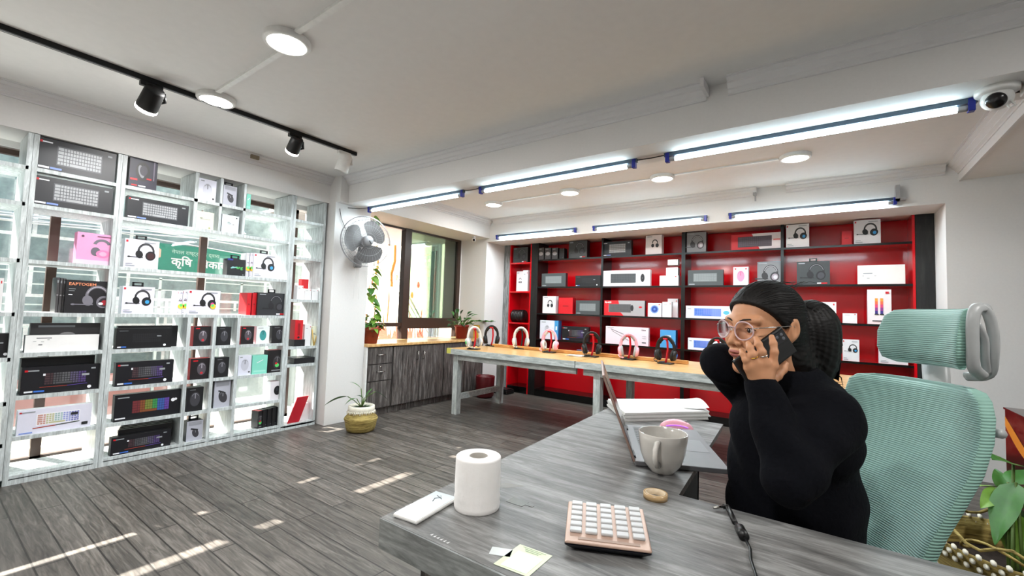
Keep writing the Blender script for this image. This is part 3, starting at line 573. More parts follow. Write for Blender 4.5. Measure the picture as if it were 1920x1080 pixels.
C('hs_color', (470, 475, 474, ZC), 'edge-on white headset carton touching the front facing blue-cup one', group=G2, name='headset_box', depth=.12, X=-4.42)
C('hs_blue', (477, 520, 474, ZC), 'white headset carton with blue ear cup at the right end of the third shelf', group=G2, name='headset_box', tab=True)
C('white', (-22, 8, 520, ZD), 'plain white carton cut by the left picture edge', group=G4)
for k, (a, b, t) in enumerate([(108, 113, 'outermost black headset carton seen edge-on in the row left of the large black one'), (114, 119, 'middle black headset carton seen edge-on in the row of spines'), (120, 125, 'innermost black headset carton seen edge-on, touching the large front one')]):
    C('brushed', (a, b, 520+k, ZD), t, group=G2, name='headset_box', depth=.17, X=-4.43)
C('hs_dark', (125, 212, 524, ZD), 'large black headset carton with red top edge and orange lettering', group=G2, name='headset_box')
C('hs_blue', (231, 291, 536, ZD), 'white headset carton with blue ear cup below the dark picture one', group=G2, name='headset_box', tab=True)
C('hs_color', (334, 343, 545, ZD), 'leftmost edge-on white carton of the pair behind the colourful headset carton', group=G2, name='headset_box', depth=.14, X=-4.43)
C('hs_color', (344, 352, 544, ZD), 'edge-on white carton touching the colourful headset carton', group=G2, name='headset_box', depth=.14, X=-4.43)
C('hs_color', (354, 414, 543, ZD), 'white headset carton with magenta and yellow lit ear cup', group=G2, name='headset_box')
C('red', (464, 472, 549, ZD), 'left red spine of the two red cartons beside the slate headset carton', group=G4, depth=.16, X=-4.42)
C('red', (474, 482, 549, ZD), 'right red spine touching the slate headset carton', group=G4, depth=.16, X=-4.42)
C('hs_slate', (484, 541, 548, ZD), 'slate headset carton with hanging tab at the right end of the fourth shelf', group=G2, name='headset_box', tab=True)
C('kbd_dim', (-60, 24, 626, .84), 'dark keyboard carton at the left picture edge, one row below the white carton', group=G1, name='keyboard_box')
C('kbd_plain', (48, 186, 629, ZE), 'plain white keyboard carton with faint grey print', group=G1, name='keyboard_box', X=-4.40)
C('brushed', (58, 192, 606, ZE), 'long grey carton lying behind the plain white keyboard carton', group=G1, name='keyboard_box', X=-4.49, depth=.05)
C('kbd_dim', (219, 323, 616, ZE), 'nearly all black keyboard carton level with the plain white one', group=G1, name='keyboard_box')
C('black', (222, 334, 611, ZE), 'black carton lying behind the nearly all black keyboard carton', group=G1, name='keyboard_box', X=-4.47, depth=.05)
C('mouse_red', (364, 396, 612, ZE), 'black mouse carton with a red side in the upper left cubby', group=G3, name='mouse_box')
C('mouse_black', (409, 434, 613, ZE), 'black mouse carton in the cubby just right of the red sided one', group=G3, name='mouse_box')
C('mouse_red', (453, 477, 612, ZE), 'black mouse carton with red top left of the white cyan mouse carton', group=G3, name='mouse_box')
C('mouse_cyan', (482, 506, 612, ZE), 'white mouse carton with a cyan mouse picture', group=G3, name='mouse_box')
C('mouse_black', (511, 538, 611, ZE), 'black mouse carton right of the white cyan mouse carton', group=G3, name='mouse_box')
C('kbd_black', (42, 190, 690, ZF), 'black keyboard carton with coloured keys leaning in front of another black carton', group=G1, name='keyboard_box')
C('black', (41, 178, 672, ZF), 'black carton peeking above the front black keyboard carton', group=G1, name='keyboard_box', X=-4.475, depth=.06)
C('kbd_black', (218, 326, 680, ZF), 'black keyboard carton under the nearly all black one', group=G1, name='keyboard_box')
C('mouse_red', (358, 396, 673, ZF), 'black mouse carton with red top one row below the red sided one', group=G3, name='mouse_box')
C('mouse_black', (404, 430, 671, ZF), 'dim black mouse carton above the grey mouse carton', group=G3, name='mouse_box')
C('mouse_white', (448, 472, 667, ZF), 'white mouse carton touching the teal carton', group=G3, name='mouse_box')
C('teal', (474, 502, 667, ZF), 'pale teal carton between the white and the black mouse cartons', group=G4)
C('mouse_rgb', (504, 537, 657, ZF), 'black mouse carton with red top and green glow picture', group=G3, name='mouse_box')
C('kbd_white', (34, 172, 771, ZG), 'white keyboard carton with pastel keys in the lower left column', group=G1, name='keyboard_box')
C('kbd_rainbow', (216, 341, 742, ZG), 'black keyboard carton with a rainbow lit keyboard picture', group=G1, name='keyboard_box')
C('mouse_black', (352, 382, 728, ZG), 'black mouse carton above the slim grey one near the bottom', group=G3, name='mouse_box')
C('mouse_grey', (403, 433, 714, ZG), 'grey mouse carton in the cubby right of the black one', group=G3, name='mouse_box')
C('mouse_pod', (508, 533, 716, ZG), 'small white carton with a black mouse window', group=G3, name='mouse_box')
for k in range(4): C('black', (222+k*2, 322, 807-k*3, ZH), ['thin black carton directly behind the bottom front keyboard carton', 'thin black carton, second behind the bottom front keyboard carton', 'thin black carton, third behind the bottom front keyboard carton', 'rearmost thin black carton behind the bottom front keyboard carton'][k], group=G1, name='keyboard_box', X=-4.465-.028*k, depth=.022)
C('kbd_black', (209, 320, 822, ZH), 'black keyboard carton at the very bottom of the stack of thin cartons', group=G1, name='keyboard_box')
C('mouse_grey', (351, 381, 791, ZH), 'grey carton with mouse picture in the lowest cubby', group=G3, name='mouse_box', tab=True)
for k in range(5):
    C('mouse_rgb' if k == 0 else 'black', (484+k*9, 494+k*9, 771-k*2, ZH), ['black slim carton leaning at the left end of the five red topped ones', 'black slim leaning carton just right of the leftmost', 'middle one of the five black slim leaning cartons', 'black slim leaning carton just left of the rightmost', 'black slim carton leaning against the upright, rightmost of five'][k], group='slim leaning cartons in the lowest cubby', depth=.09, turn=.25)
# narrow tower
Z1, Z2, Z3, Z4 = 1.305, .825, .645, .05
C('white', (558, 569, 535, Z1), 'upright white carton with red ends at the left of the tower heap', group='small cartons in the narrow tower', depth=.07)
C('red', (566, 579, 523, Z1), 'red and white carton standing behind in the tower heap', group='small cartons in the narrow tower', depth=.06, X=-4.48)
C('white', (572, 584, 541, Z1), 'small white carton in the middle of the tower heap', group='small cartons in the narrow tower', depth=.06)
C('white', (585, 597, 542, Z1), 'small white carton at the right of the tower heap', group='small cartons in the narrow tower', depth=.06)
C('red_tag', (554, 569, 600, Z2+.03), 'upright red carton on a black base in the narrow tower', group='small cartons in the narrow tower')
C('black', (552, 572, 637, Z2), 'flat black base carton under the upright red one', group='small cartons in the narrow tower', depth=.12, X=-4.385)
C('white', (572, 584, 608, Z2), 'white carton right of the upright red one', group='small cartons in the narrow tower')
vm = C('cream_logo', (586, 598, 612, Z2), 'white carton with gold V shaped bands in the narrow tower', group='small cartons in the narrow tower')
MB().tube([(-.04, -.004, .17), (-.012, -.004, 0)], .006, ink(205, 170, 90)).tube([(-.012, -.004, 0), (.03, -.004, .17)], .006, ink(205, 170, 90)).build('gold_band', vm)
C('black', (552, 590, 672, Z3), 'flat black carton lying on the low board of the narrow tower', group='small cartons in the narrow tower', depth=.2)
C('white', (553, 591, 759, Z4), 'white carton behind a leaning red panel at the foot of the narrow tower', group='small cartons in the narrow tower', depth=.06, X=-4.45)
rp = MB(); rp.add([(0, -.10, 0), (0, .02, 0), (0, .11, .25), (0, -.01, .25), (-.012, -.10, 0), (-.012, .02, 0), (-.012, .11, .25), (-.012, -.01, .25)], [(0, 1, 2, 3), (7, 6, 5, 4), (0, 4, 5, 1), (1, 5, 6, 2), (2, 6, 7, 3), (3, 7, 4, 0)], ink(170, 22, 38))
tag(rp.build('leaning_board', None, (-4.40, 2.45, .052)), 'slanting glossy red board at the foot of the narrow tower', 'board')
# ================================================================ red display shelving in the recess
RY, RB = 5.66, 5.965
def red_unit(label, x0, x1, levels, left, right, back_thick=.02, board=None, zt=2.325):
    r = empty('red_display_shelf', ((x0+x1)/2, RY, 0)); tag(r, label, 'shelf', 'red display shelving in the recess'); c = (x0+x1)/2; D = RB-RY
    MB().box(x0-c, x1-c, D, D+back_thick, 0, zt, M_RED).build('back_panel', r)
    for (a, b, m) in (left, right):
        if m: MB().box(a-c, b-c, 0, D, 0, zt, m).build('upright', r)
    xa = left[1] if left[2] else x0; xb = right[0] if right[2] else x1
    for z in levels: MB().box(xa-c, xb-c, .008, D, z-.02, z, M_RED).box(xa-c, xb-c, 0, .008, z-.022, z+.001, board or M_BLKG).build('shelf_board', r)
    MB().box(xa-c, xb-c, 0, D, 0, .10, M_BLKG).build('plinth', r); return r
R1, R2, R3, R4 = 2.058, 1.645, 1.245, .86
M_BRB = mat('raw_wood_edge', (.55, .43, .30), .5)
tag(MB().box(-4.215, -4.105, RY, RB, 0, 2.325, M_SHELFD).build('filler_panel'), 'grey streaked filler board at the left end of the red shelving', 'panel')
red_unit('narrow red shelf column beside the grey streaked board at the left end', -4.10, -3.69, (2.03, 1.575, 1.085, .55), (-4.10, -4.08, M_RED), (-3.71, -3.69, M_RED), board=M_RED)
red_unit('red shelf bay with a black grained upright, behind the pink and white headphones', -3.688, -2.53, (R1, R2, R3, R4), (-3.688, -3.57, M_BLKW), (0, 0, None))
red_unit('red shelf bay holding the white and red keyboard combo cartons', -2.528, -1.452, (R1, R2, R3, R4), (-2.528, -2.50, M_BLKG), (0, 0, None))
red_unit('red shelf bay behind the person with blue keyboard cartons', -1.45, -.39, (R1, R2, R3, R4), (-1.45, -1.405, M_BLKG), (0, 0, None))
red_unit('rightmost red shelf bay with the carton of two coloured light bars', -.388, .72, (R1, R2, R3, R4), (-.388, -.36, M_BLKG), (.70, .72, M_RED))
tag(MB().box(.722, .856, RY, RB, 0, 2.325, M_BLKW).build('filler_panel'), 'black grained filler board at the right end of the red shelving', 'panel')
H1 = 'cartons on the top shelf of the red wall'; H2 = 'cartons on the second shelf of the red wall'; H3 = 'cartons on the third shelf of the red wall'; H4 = 'cartons on the fourth shelf of the red wall'
def R(kind, spec, label, group, **k): return carton(kind, spec, label, side='R', group=group, **k)
R('hs_slate', (963, 990, 465, 2.03), 'dark headset carton at the top of the narrow red column', H1, name='headset_box')
R('white_hp', (969, 981, 509, 1.575), 'leaning white carton at the left in the narrow red column', H2, lean=0, depth=.05)
R('white', (981, 990, 507, 1.575), 'white carton at the right in the narrow red column', H2, depth=.12)
ds = MB()
for k in range(7): ds.cyl((-.10+k*.03, 0, .1), (-.075+k*.03, 0, .1), .10, M_BLK, 20)
tag(ds.build('disc_stack', None, (on(973, 600, 1, 5.78).x, 5.78, 1.087)), 'black ribbed round stack in the narrow red column', 'disc stack')
for k in range(3): R('brushed', (1009+k*13, 1020+k*13, 465, R1), ['leftmost of three small grey cartons on the top red shelf', 'middle of three small grey cartons on the top red shelf', 'right one of three small grey cartons on the top red shelf'][k], H1)
R('black', (1049, 1058, 466, R1), 'small black carton right of the three small grey cartons', H1)
R('hs_slate', (1067, 1101, 453, R1), 'square slate headset carton in the first wide red bay', H1, name='headset_box')
R('kbd_slate', (1130, 1184, 454, R1), 'slate keyboard carton on the top shelf of the second red bay', H1, name='keyboard_box')
R('white_hp', (1211, 1241, 442, R1), 'white headphone carton on the top red shelf left of the black column', H1, name='headset_box')
R('hs_grey', (1288, 1324, 437, R1), 'grey headset carton just right of the black column on the top red shelf', H1, name='headset_box')
R('kbd_redwhite', (1371, 1466, 441, R1), 'red and white keyboard carton on the top red shelf', H1, name='keyboard_box')
R('hs_blue', (1474, 1517, 422, R1), 'white headset carton with blue cup right of the red and white keyboard carton', H1, name='headset_box')
R('red', (1578, 1597, 434, R1), 'small red carton left of the last white headset carton on the top shelf', H1)
R('hs_blue', (1601, 1651, 414, R1), 'rightmost white headset carton with blue cup on the top red shelf', H1, name='headset_box')
R('kbd_gunmetal', (1016, 1061, 513, R2), 'grey keyboard carton at the left of the second red shelf', H2, name='keyboard_box')
R('kbd_dim', (1079, 1126, 517, R2), 'black keyboard carton right of the grey one on the second red shelf', H2, name='keyboard_box')
R('kbd_combo', (1131, 1219, 508, R2), 'white carton with grey keyboard and black mouse picture', H2, name='keyboard_box')
R('white', (1237, 1272, 517, R2), 'wide white carton at the bottom of the small pile by the black column', H2, depth=.1)
R('white', (1249, 1271, 502, R2+.135), 'white carton in the middle of the small pile by the black column', H2, depth=.09)
R('white', (1252, 1271, 487, R2+.265), 'topmost white carton of the small pile by the black column', H2, depth=.08)
R('kbd_gunmetal', (1290, 1356, 507, R2), 'gunmetal keyboard carton right of the black column', H2, name='keyboard_box')
R('mouse_pink', (1375, 1403, 501, R2), 'pale carton with a pink mouse picture', H2, name='mouse_box')
R('hs_grey', (1420, 1466, 491, R2), 'silver grey headset carton above the person\'s forehead', H2, name='headset_box')
R('hs_slate', (1494, 1556, 491, R2), 'dark headset carton with hanging tab above the person\'s hair', H2, name='headset_box', tab=True)
R('white_big', (1608, 1697, 498, R2), 'long cream white carton on the second red shelf at the right', H2, name='keyboard_box')
R('white_hp', (1018, 1042, 555, R3), 'white headphone carton on the third red shelf', H3, name='headset_box')
R('red', (1048, 1074, 558, R3), 'plain red carton between the white headphone carton and the grey keyboard carton', H3)
R('kbd_gunmetal', (1080, 1125, 563, R3), 'grey keyboard carton left of the red and grey combo carton', H3, name='keyboard_box')
R('kbd_redgrey', (1133, 1209, 563, R3), 'red and grey carton with keyboard and mouse picture', H3, name='keyboard_box')
R('disc_blue', (1215, 1240, 568, R3), 'white carton with a round blue picture', H3)
R('white', (1242, 1259, 566, R3), 'white carton in front of the pair by the black column on the third shelf', H3, depth=.07)
R('white', (1252, 1271, 560, R3), 'taller white carton behind the pair by the black column on the third shelf', H3, depth=.08, X=5.79)
R('kbd_blue', (1286, 1376, 573, R3), 'white keyboard carton with a blue keyboard picture on the third red shelf', H3, name='keyboard_box')
R('white', (1535, 1568, 566, R3), 'white carton half hidden behind the person\'s hair', H3)
R('white', (1580, 1607, 587, R3), 'small low white carton left of the light bar carton', H3)
R('light_bars', (1626, 1671, 543, R3), 'tall white carton showing two rainbow light bars', H3)
R('whiteblue', (1013, 1040, 600, R4), 'white carton with a blue side behind the pink and white headphones', H4)
R('blue', (1040, 1047, 601, R4), 'slim blue carton edge beside the white carton on the fourth shelf', H4, depth=.1)
R('kbd_black', (1054, 1104, 611, R4), 'black keyboard carton with dim coloured keys on the fourth red shelf', H4, name='keyboard_box')
R('white_mic', (1136, 1216, 611, R4), 'long white carton with diagonal line drawing behind the pink headphones', H4)
R('blue', (1238, 1267, 618, R4), 'blue carton behind the black and blue headphones', H4)
R('kbd_blue', (1290, 1352, 633, R4), 'smaller white keyboard carton with a blue keyboard picture by the raised elbow', H4, name='keyboard_box')
R('hs_blue', (1580, 1611, 636, R4), 'white headset carton between the person\'s hair and the chair headrest', H4, name='headset_box')
R('hs_white', (1648, 1702, 638, R4), 'white carton half hidden by the chair headrest', H4, name='headset_box')
tag(MB().box(-.14, .14, -.10, .10, 0, .06, M_BLK, .01).cyl((-.05, -.101, .03), (-.05, -.108, .03), .02, ink(190, 190, 190), 14).box(-.12, .12, -.09, .09, .06, .075, M_BLK).build('black_speaker', None, (-4.02, 5.48, 0)), 'flat black device with a round silver dial on the floor by the red shelving', 'device')
# ================================================================ grey storage cabinets under the bay window
CX0, CX1 = -4.73, -4.20
def cab(label, y0, y1, kind):
    r = empty('base_cabinet', (CX1, (y0+y1)/2, 0)); tag(r, label, 'cabinet', 'grey base cabinets under the bay window'); c = (y0+y1)/2; h = (y1-y0)/2
    MB().box(CX0-CX1, -.02, -h, h, .08, .795, M_CAB).box(CX0-CX1, -.05, -h, h, 0, .08, M_CAB).build('body', r)
    hnd = lambda p, y, z, hor: MB().tube([(0, y-.05, z), (.025, y-.045, z), (.03, y, z), (.025, y+.045, z), (0, y+.05, z)] if hor else [(0, y, z-.05), (.025, y, z-.045), (.03, y, z), (.025, y, z+.045), (0, y, z+.05)], .006, M_CHR).build('handle', p)
    if kind == 'drawer':
        for a, b in ((.60, .785), (.405, .59)):
            d = MB().box(-.02, 0, -h+.01, h-.01, a, b, M_CAB).build('drawer', r); hnd(d, 0, (a+b)/2+.01, True)
            MB().cyl((0, 0, b-.03), (.006, 0, b-.03), .009, M_CHR, 12).build('lock', d)
        MB().box(-.02, -.004, -h+.01, h-.01, .09, .395, M_CAB).build('lower_panel', r)
    else:
        for a, b, hy in ((-h+.008, -.004, -.05), (.004, h-.008, .05)):
            d = MB().box(-.02, 0, a, b, .09, .785, M_CAB).build('door', r); hnd(d, hy, .66, False)
cab('grey base cabinet with two drawers, next to the pillar', 3.125, 3.475, 'drawer')
cab('grey base cabinet with a pair of doors, between the drawers and the display table', 3.48, 4.34, 'door')
cab('dark base cabinet with doors seen between the legs of the display table', 4.345, 5.19, 'door')
tag(MB().box(CX0, CX1+.02, 3.105, 5.195, .797, .828, M_PINE, .004).build('cabinet_worktop'), 'glossy pine topped sill board running along the cabinets under the bay window', 'worktop')
tag(MB().box(-4.40, -4.205, 3.102, 3.122, 0, .795, M_WHP).build('side_panel'), 'narrow white edge board between the pillar and the drawer cabinet', 'panel')
tag(MB().lathe([(.10, 0), (.13, .03), (.14, .30), (.135, .31), (.12, .30), (.10, .02)], M_DRED, 20).build('waste_bin', None, (-4.02, 5.03, 0)), 'dark red bin on the floor behind the display table', 'bin')
# ================================================================ display tables
def table(label, x0, x1, legs):
    y0, y1, zt = 3.90, 4.95, .785; r = empty('display_table', ((x0+x1)/2, (y0+y1)/2, 0)); tag(r, label, 'table', 'long display tables for headphones')
    cx, cy = (x0+x1)/2, (y0+y1)/2; X = lambda v: v-cx; Y = lambda v: v-cy
    MB().box(X(x0), X(x1), Y(y0), Y(y1), zt-.012, zt, M_PINE).build('table_top', r)
    MB().box(X(x0), X(x1), Y(y0)-.004, Y(y0)+.02, zt-.066, zt-.001, M_TABW).box(X(x0), X(x1), Y(y1)-.02, Y(y1), zt-.066, zt-.012, M_TABW).box(X(x0), X(x0)+.02, Y(y0)+.02, Y(y1)-.02, zt-.066, zt-.012, M_TABV).box(X(x1)-.02, X(x1), Y(y0)+.02, Y(y1)-.02, zt-.066, zt-.012, M_TABV).build('edge_board', r)
    for ya in (Y(y0)+.05, Y(y1)-.09): MB().box(X(x0)+.06, X(x1)-.01, ya+.004, ya+.036, zt-.135, zt-.066, M_TABW).build('apron', r)
    for lx in legs:
        for ya in (Y(y0)+.05, Y(y1)-.13): MB().box(X(lx), X(lx)+.07, ya, ya+.08, 0, zt-.067, M_TABV).build('leg', r)
        MB().box(X(lx)+.01, X(lx)+.06, Y(y0)+.13, Y(y1)-.13, .17, .235, M_TABW).build('stretcher', r)
    return r
t1 = table('left display table with yellow tape on its corner, beside the cabinets', -3.72, -2.0, (-3.66,))
MB().box(-.863, -.80, -.531, -.529, -.06, 0, ink(200, 195, 90)).box(-.863, -.80, -.531, -.50, .0005, .0012, ink(205, 195, 90)).build('yellow_tape', t1, (0, 0, .785))
table('right display table running behind the laptop and the person', -1.99, .25, (-1.82, .10))
tag(MB().box(-3.55, -1.1, 4.56, 4.62, .787, .822, M_PINE2, .004).build('wooden_rail'), 'long orange wooden rail lying along the display tables behind the headphones', 'rail')
# headphones and their stands
def headphones(px, py, hstyle, label, slabel, rz=0, stand='arm', turn=0, Y=None):
    p = on(px, py, 2, .787); y = p.y if Y is None else Y
    band, cup, pad, accent = hstyle
    s = empty('headphone_stand', (p.x, y, .787), rz); tag(s, slabel, 'stand', 'headphone stands on the display tables')
    MB().box(-.07, .07, -.05, .05, 0, .012, M_BLK, .004).box(-.055, -.015, -.035, .035, .012, .02, M_BLK, .002).build('base', s)
    m = K_RED if accent else M_BLK
    MB().tube([(.0, .0, .01), (.005, .015, .06), (.012, .02, .14), (.01, .012, .22), (0, 0, .245)], .011, m, 8, flat=.6).box(-.022, .022, -.025, .03, .238, .252, m, .004).build('arm', s)
    h = empty('headphones', (p.x, y, .787), rz+turn); tag(h, label, 'headphones', 'headphones displayed on stands')
    arcp = [(.082*math.cos(a), .0, .145+.118*math.sin(a)) for a in np.linspace(-.35, PI+.35, 22)]
    MB().tube(arcp, .012, band, 8, flat=1.7).build('headband', h)
    MB().tube([(.070*math.cos(a), .0, .155+.095*math.sin(a)) for a in np.linspace(.5, PI-.5, 12)], .008, pad, 8, flat=2).build('head_pad', h)
    for sx in (-1, 1):
        q = Matrix.Translation((sx*.076, 0, .085)) @ Matrix.Rotation(sx*PI/2+sx*.15, 4, 'Y') @ Matrix.Scale(1.18, 4, (1, 0, 0))
        e = MB().lathe([(0, .030), (.024, .030), (.039, .024), (.046, .008), (.046, -.002), (0, -.002)], cup, 24, q).build('ear_cup', h)
        MB().lathe([(.024, -.002), (.047, -.002), (.050, -.012), (.041, -.024), (.024, -.022), (.022, -.006)], pad, 24, q, cap=False).build('ear_cushion', e)
        MB().lathe([(0, .0305), (.018, .0305), (.018, .033), (0, .033)], accent or cup, 20, q).build('cup_badge', e)
    MB().tube([(-.08, -.02, .07), (-.10, -.05, .045), (-.085, -.09, .03), (-.06, -.115, .03)], .004, band, 6).ell((-.055, -.12, .03), (.012, .008, .008), band, 10, 6).build('microphone', h)
PKL = mat('pink_plastic', (.93, .66, .72), .35); WHG = mat('pearl_plastic', (.86, .85, .82), .35); GRY = mat('grey_padding', (.62, .62, .62), .7, bump=.1); BKP = mat('black_padding', (.05, .05, .05), .75, bump=.1)
RDP = mat('red_plastic', (.80, .06, .06), .3); BLP = mat('blue_plastic', (.15, .45, .85), .35)
headphones(888, 655, (WHG, WHG, GRY, K_GRN), 'pale headphones with lime badges, leftmost on the display table', 'black and red stand nearest the red plant pot', .3, turn=.9)
headphones(921, 649, (M_BLK, M_BLK, BKP, RDP), 'black and red headphones second from the table\'s left end, before the white wall', 'stand under the black and red headphones before the white wall', .2, turn=.5)
headphones(976, 654, (WHG, WHG, GRY, None), 'cream white headphones before the narrow red column', 'stand under the cream white headphones', .15, turn=.5)
headphones(1030, 661, (PKL, PKL, WHG, RDP), 'pink and white headphones seen face on before the white and blue carton', 'stand under the face on pink and white headphones', .1, turn=.05)
headphones(1109, 669, (M_BLK, M_BLK, BKP, RDP), 'all black headphones beside the joint of the two tables', 'stand under the all black headphones at the table joint', .0, turn=.6)
headphones(1178, 674, (PKL, PKL, GRY, RDP), 'pink headphones with grey pads before the long white line drawing carton', 'stand under the pink headphones with grey pads', -.1, turn=.45)
headphones(1248, 682, (M_BLK, M_BLK, BKP, BLP), 'black headphones with blue badges standing before the blue carton', 'stand under the black headphones with blue badges', -.1, turn=.1)
headphones(1345, 684, (M_BLK, M_BLK, BKP, RDP), 'black and red headphones partly hidden by the raised elbow', 'stand partly hidden by the raised elbow', -.1, turn=.2)
tag(MB().tube([(.07*math.cos(a), .05*math.sin(a), .012) for a in np.linspace(0, PI, 12)], .012, ink(45, 50, 90), 8).build('loose_headband', None, tuple(on(1092, 660, 2, .79)), (0, 0, 0)), 'dark blue curved headband lying loose beside the all black headphones', 'headband')
pp = MB()
for k in range(4): pp.box(-.10+k*.01, .10-k*.008, -.07, .07-k*.006, k*.0022, k*.0022+.0015, M_WHP, M=Matrix.Rotation(k*.12, 4, 'Z'))
tag(pp.build('loose_papers', None, (on(1150, 657, 2, .79).x, 4.40, .787)), 'white loose papers lying behind the headphones on the display table', 'papers')
# ================================================================ ceiling lamps, tracks, tubes
def disc_light(x, y, r, label, power):
    o = empty('ceiling_light', (x, y, 2.64)); tag(o, label, 'light', 'round surface ceiling lights')
    MB().lathe([(r, 0), (r, -.022), (r-.006, -.03), (r-.02, -.032), (r-.02, -.026)], M_WHP, 40, cap=False).build('frame', o)
    MB().lathe([(r-.018, -.027), (r*.6, -.031), (0, -.032)], M_DISC, 40, cap=False).build('diffuser', o)
    l = bpy.data.lights.new('lamp_light', 'AREA'); l.shape = 'DISK'; l.size = r*1.8; l.energy = power; l.color = (1, .985, .96)
    q = bpy.data.objects.new('lamp_light', l); COL.objects.link(q); q.parent = o; q.location = (0, 0, -.04)
disc_light(-2.29, 1.10, .115, 'round white ceiling light nearest the camera, alone on the left ceiling', 16)
disc_light(-3.36, 1.17, .115, 'round white ceiling light overlapping the black spotlight track', 16)
disc_light(-.19, 4.30, .115, 'rightmost round ceiling light beyond the beam', 9)
disc_light(-1.30, 4.32, .115, 'round ceiling light beyond the beam, left of the rightmost one', 9)
disc_light(-2.34, 4.34, .115, 'round ceiling light beyond the beam over the middle of the red shelving', 9)
disc_light(-3.46, 4.37, .115, 'leftmost round ceiling light beyond the beam near the bay window', 9)
disc_light(-.3, -.4, .115, 'unseen round fill light added behind the viewpoint on the right', 20)  # added lamp out of view, fills the dark foreground
disc_light(-2.2, -1.2, .115, 'unseen round fill light added behind the viewpoint on the left', 15)  # second added fill lamp behind the camera
disc_light(1.5, 1.2, .115, 'unseen round fill light added right of the mint chair', 20)  # added fill lamp out of view, brightens the right of the counter
CG = 'white cable trunkings on the ceiling'
tag(bx('cable_trunking', (-3.24, -2.41, 1.12, 1.15, 2.625, 2.64), M_WHP), 'white trunking between the two left ceiling lights', 'trunking', CG)
tag(bx('cable_trunking', (-2.17, .5, 1.075, 1.105, 2.625, 2.64), M_WHP), 'white trunking from the nearest ceiling light to the top picture edge', 'trunking', CG)
tag(bx('cable_trunking', (-1.18, -.31, 4.30, 4.325, 2.628, 2.64), M_WHP), 'white trunking between the two right lights beyond the beam', 'trunking', CG)
tag(bx('cable_trunking', (-2.22, -1.42, 4.32, 4.345, 2.628, 2.64), M_WHP), 'white trunking between the middle lights beyond the beam', 'trunking', CG)
tag(bx('cable_trunking', (-3.34, -2.46, 4.345, 4.37, 2.628, 2.64), M_WHP), 'white trunking between the two left lights beyond the beam', 'trunking', CG)
tr = MB().box(-.016, .016, -1.6, 1.55, -.03, 0, M_BLKM).box(-.004, .004, -1.6, 1.55, -.032, -.03, M_GRP); tag(tr.build('spotlight_track', None, (-3.44, .77, 2.64)), 'black spotlight track crossing the left ceiling', 'track')
def spot(y, m, aim, label, lit=True, s=1):
    o = empty('track_spotlight', (-3.44, y, 2.61)); tag(o, label, 'spotlight', 'spotlights on the ceiling track')
    MB().box(-.018, .018, -.05*s, .05*s, -.03, 0, m, .004).build('adapter', o)
    d = Vector(aim).normalized(); c = Vector((0, 0, -.095*s)); M = Matrix.Translation(c) @ d.to_track_quat('Z', 'Y').to_matrix().to_4x4()
    MB().tube([(0, .02, -.03), (.02, .055*s, -.05), (.02, .06*s, -.10), (.0, .045*s, -.105)], .010, m, 8).build('bracket', o)
    MB().lathe([(0, -.075*s), (.040*s, -.075*s), (.046*s, -.06*s), (.050*s, .055*s), (.046*s, .062*s), (.044*s, .05*s), (0, .05*s)], m, 28, M).build('head', o)
    if lit:
        MB().lathe([(.0505*s, .047*s), (.0505*s, .060*s), (.046*s, .066*s), (.046*s, .047*s)], M_DISC, 28, M, cap=False).build('lit_rim', o)
        l = bpy.data.lights.new('spot_light', 'SPOT'); l.energy = 12; l.spot_size = 1.3; l.shadow_soft_size = .04
        q = bpy.data.objects.new('spot_light', l); COL.objects.link(q); q.parent = o; q.location = c+d*.07; q.rotation_euler = d.to_track_quat('-Z', 'Y').to_euler()
spot(.84, M_BLKM, (-.75, -.1, -.75), 'large black spotlight on the track above the slate keyboard cartons', s=1.15)
spot(1.76, M_BLKM, (-.75, .05, -.75), 'black spotlight on the track right of the plaster patch')
spot(2.20, M_WHP, (-.25, -.12, -.95), 'white spotlight at the right end of the black track', False, 1.15)
tag(bx('plaster_patch', (-4.30, -4.275, 1.80, 1.87, 2.585, 2.618), mat('bare_plaster', (.55, .50, .42), .9, noise=.2)), 'small bare brown notch in the cornice above the shelf cubbies', 'patch')
def tube(x0, x1, y, z, label, power, ny=0):
    o = empty('tube_light', ((x0+x1)/2, y, z)); tag(o, label, 'light', 'fluorescent tube battens'); h = (x1-x0)/2
    MB().box(-h-.02, h+.02, -.014, .014, .02, .045, ink(70, 88, 105)).build('batten', o)
    MB().cyl((-h+.05, 0, 0), (h-.05, 0, 0), .0145, M_TUBE, 14).build('tube', o)
    for s in (-1, 1):
        MB().cyl((s*(h-.05), 0, 0), (s*(h-.012), 0, 0), .015, M_GRP, 12).build('tube_end', o)
        MB().box(min(s*(h-.014), s*(h+.012)), max(s*(h-.014), s*(h+.012)), -.018, .018, -.02, .045, M_BLUE, .003).build('end_cap', o)
    for f in (-PI/2, PI/2) if ny == 0 else (-PI/2,):
        pass
    l = bpy.data.lights.new('tube_glow', 'AREA'); l.shape = 'RECTANGLE'; l.size = h*1.9; l.size_y = .03; l.energy = power; l.color = (.84, .95, 1)
    q = bpy.data.objects.new('tube_glow', l); COL.objects.link(q); q.parent = o; q.location = (0, 0, -.018)
TY, TZ = 2.97, 2.315
tube(-4.10, -2.72, TY, TZ, 'leftmost tube light under the ceiling beam, above the wall fan', 12)
tube(-2.50, -1.09, TY, TZ, 'middle tube light under the ceiling beam', 12)
tube(-.86, .59, TY, TZ, 'long nearest tube light under the ceiling beam by the dome camera', 12)
tube(-4.00, -2.69, 5.17, 2.35, 'left tube light on the header above the red shelving', 9, 1)
tube(-2.42, -1.07, 5.17, 2.35, 'middle tube light on the header above the red shelving', 9, 1)
tube(-.82, .53, 5.17, 2.35, 'right tube light on the header above the red shelving', 9, 1)
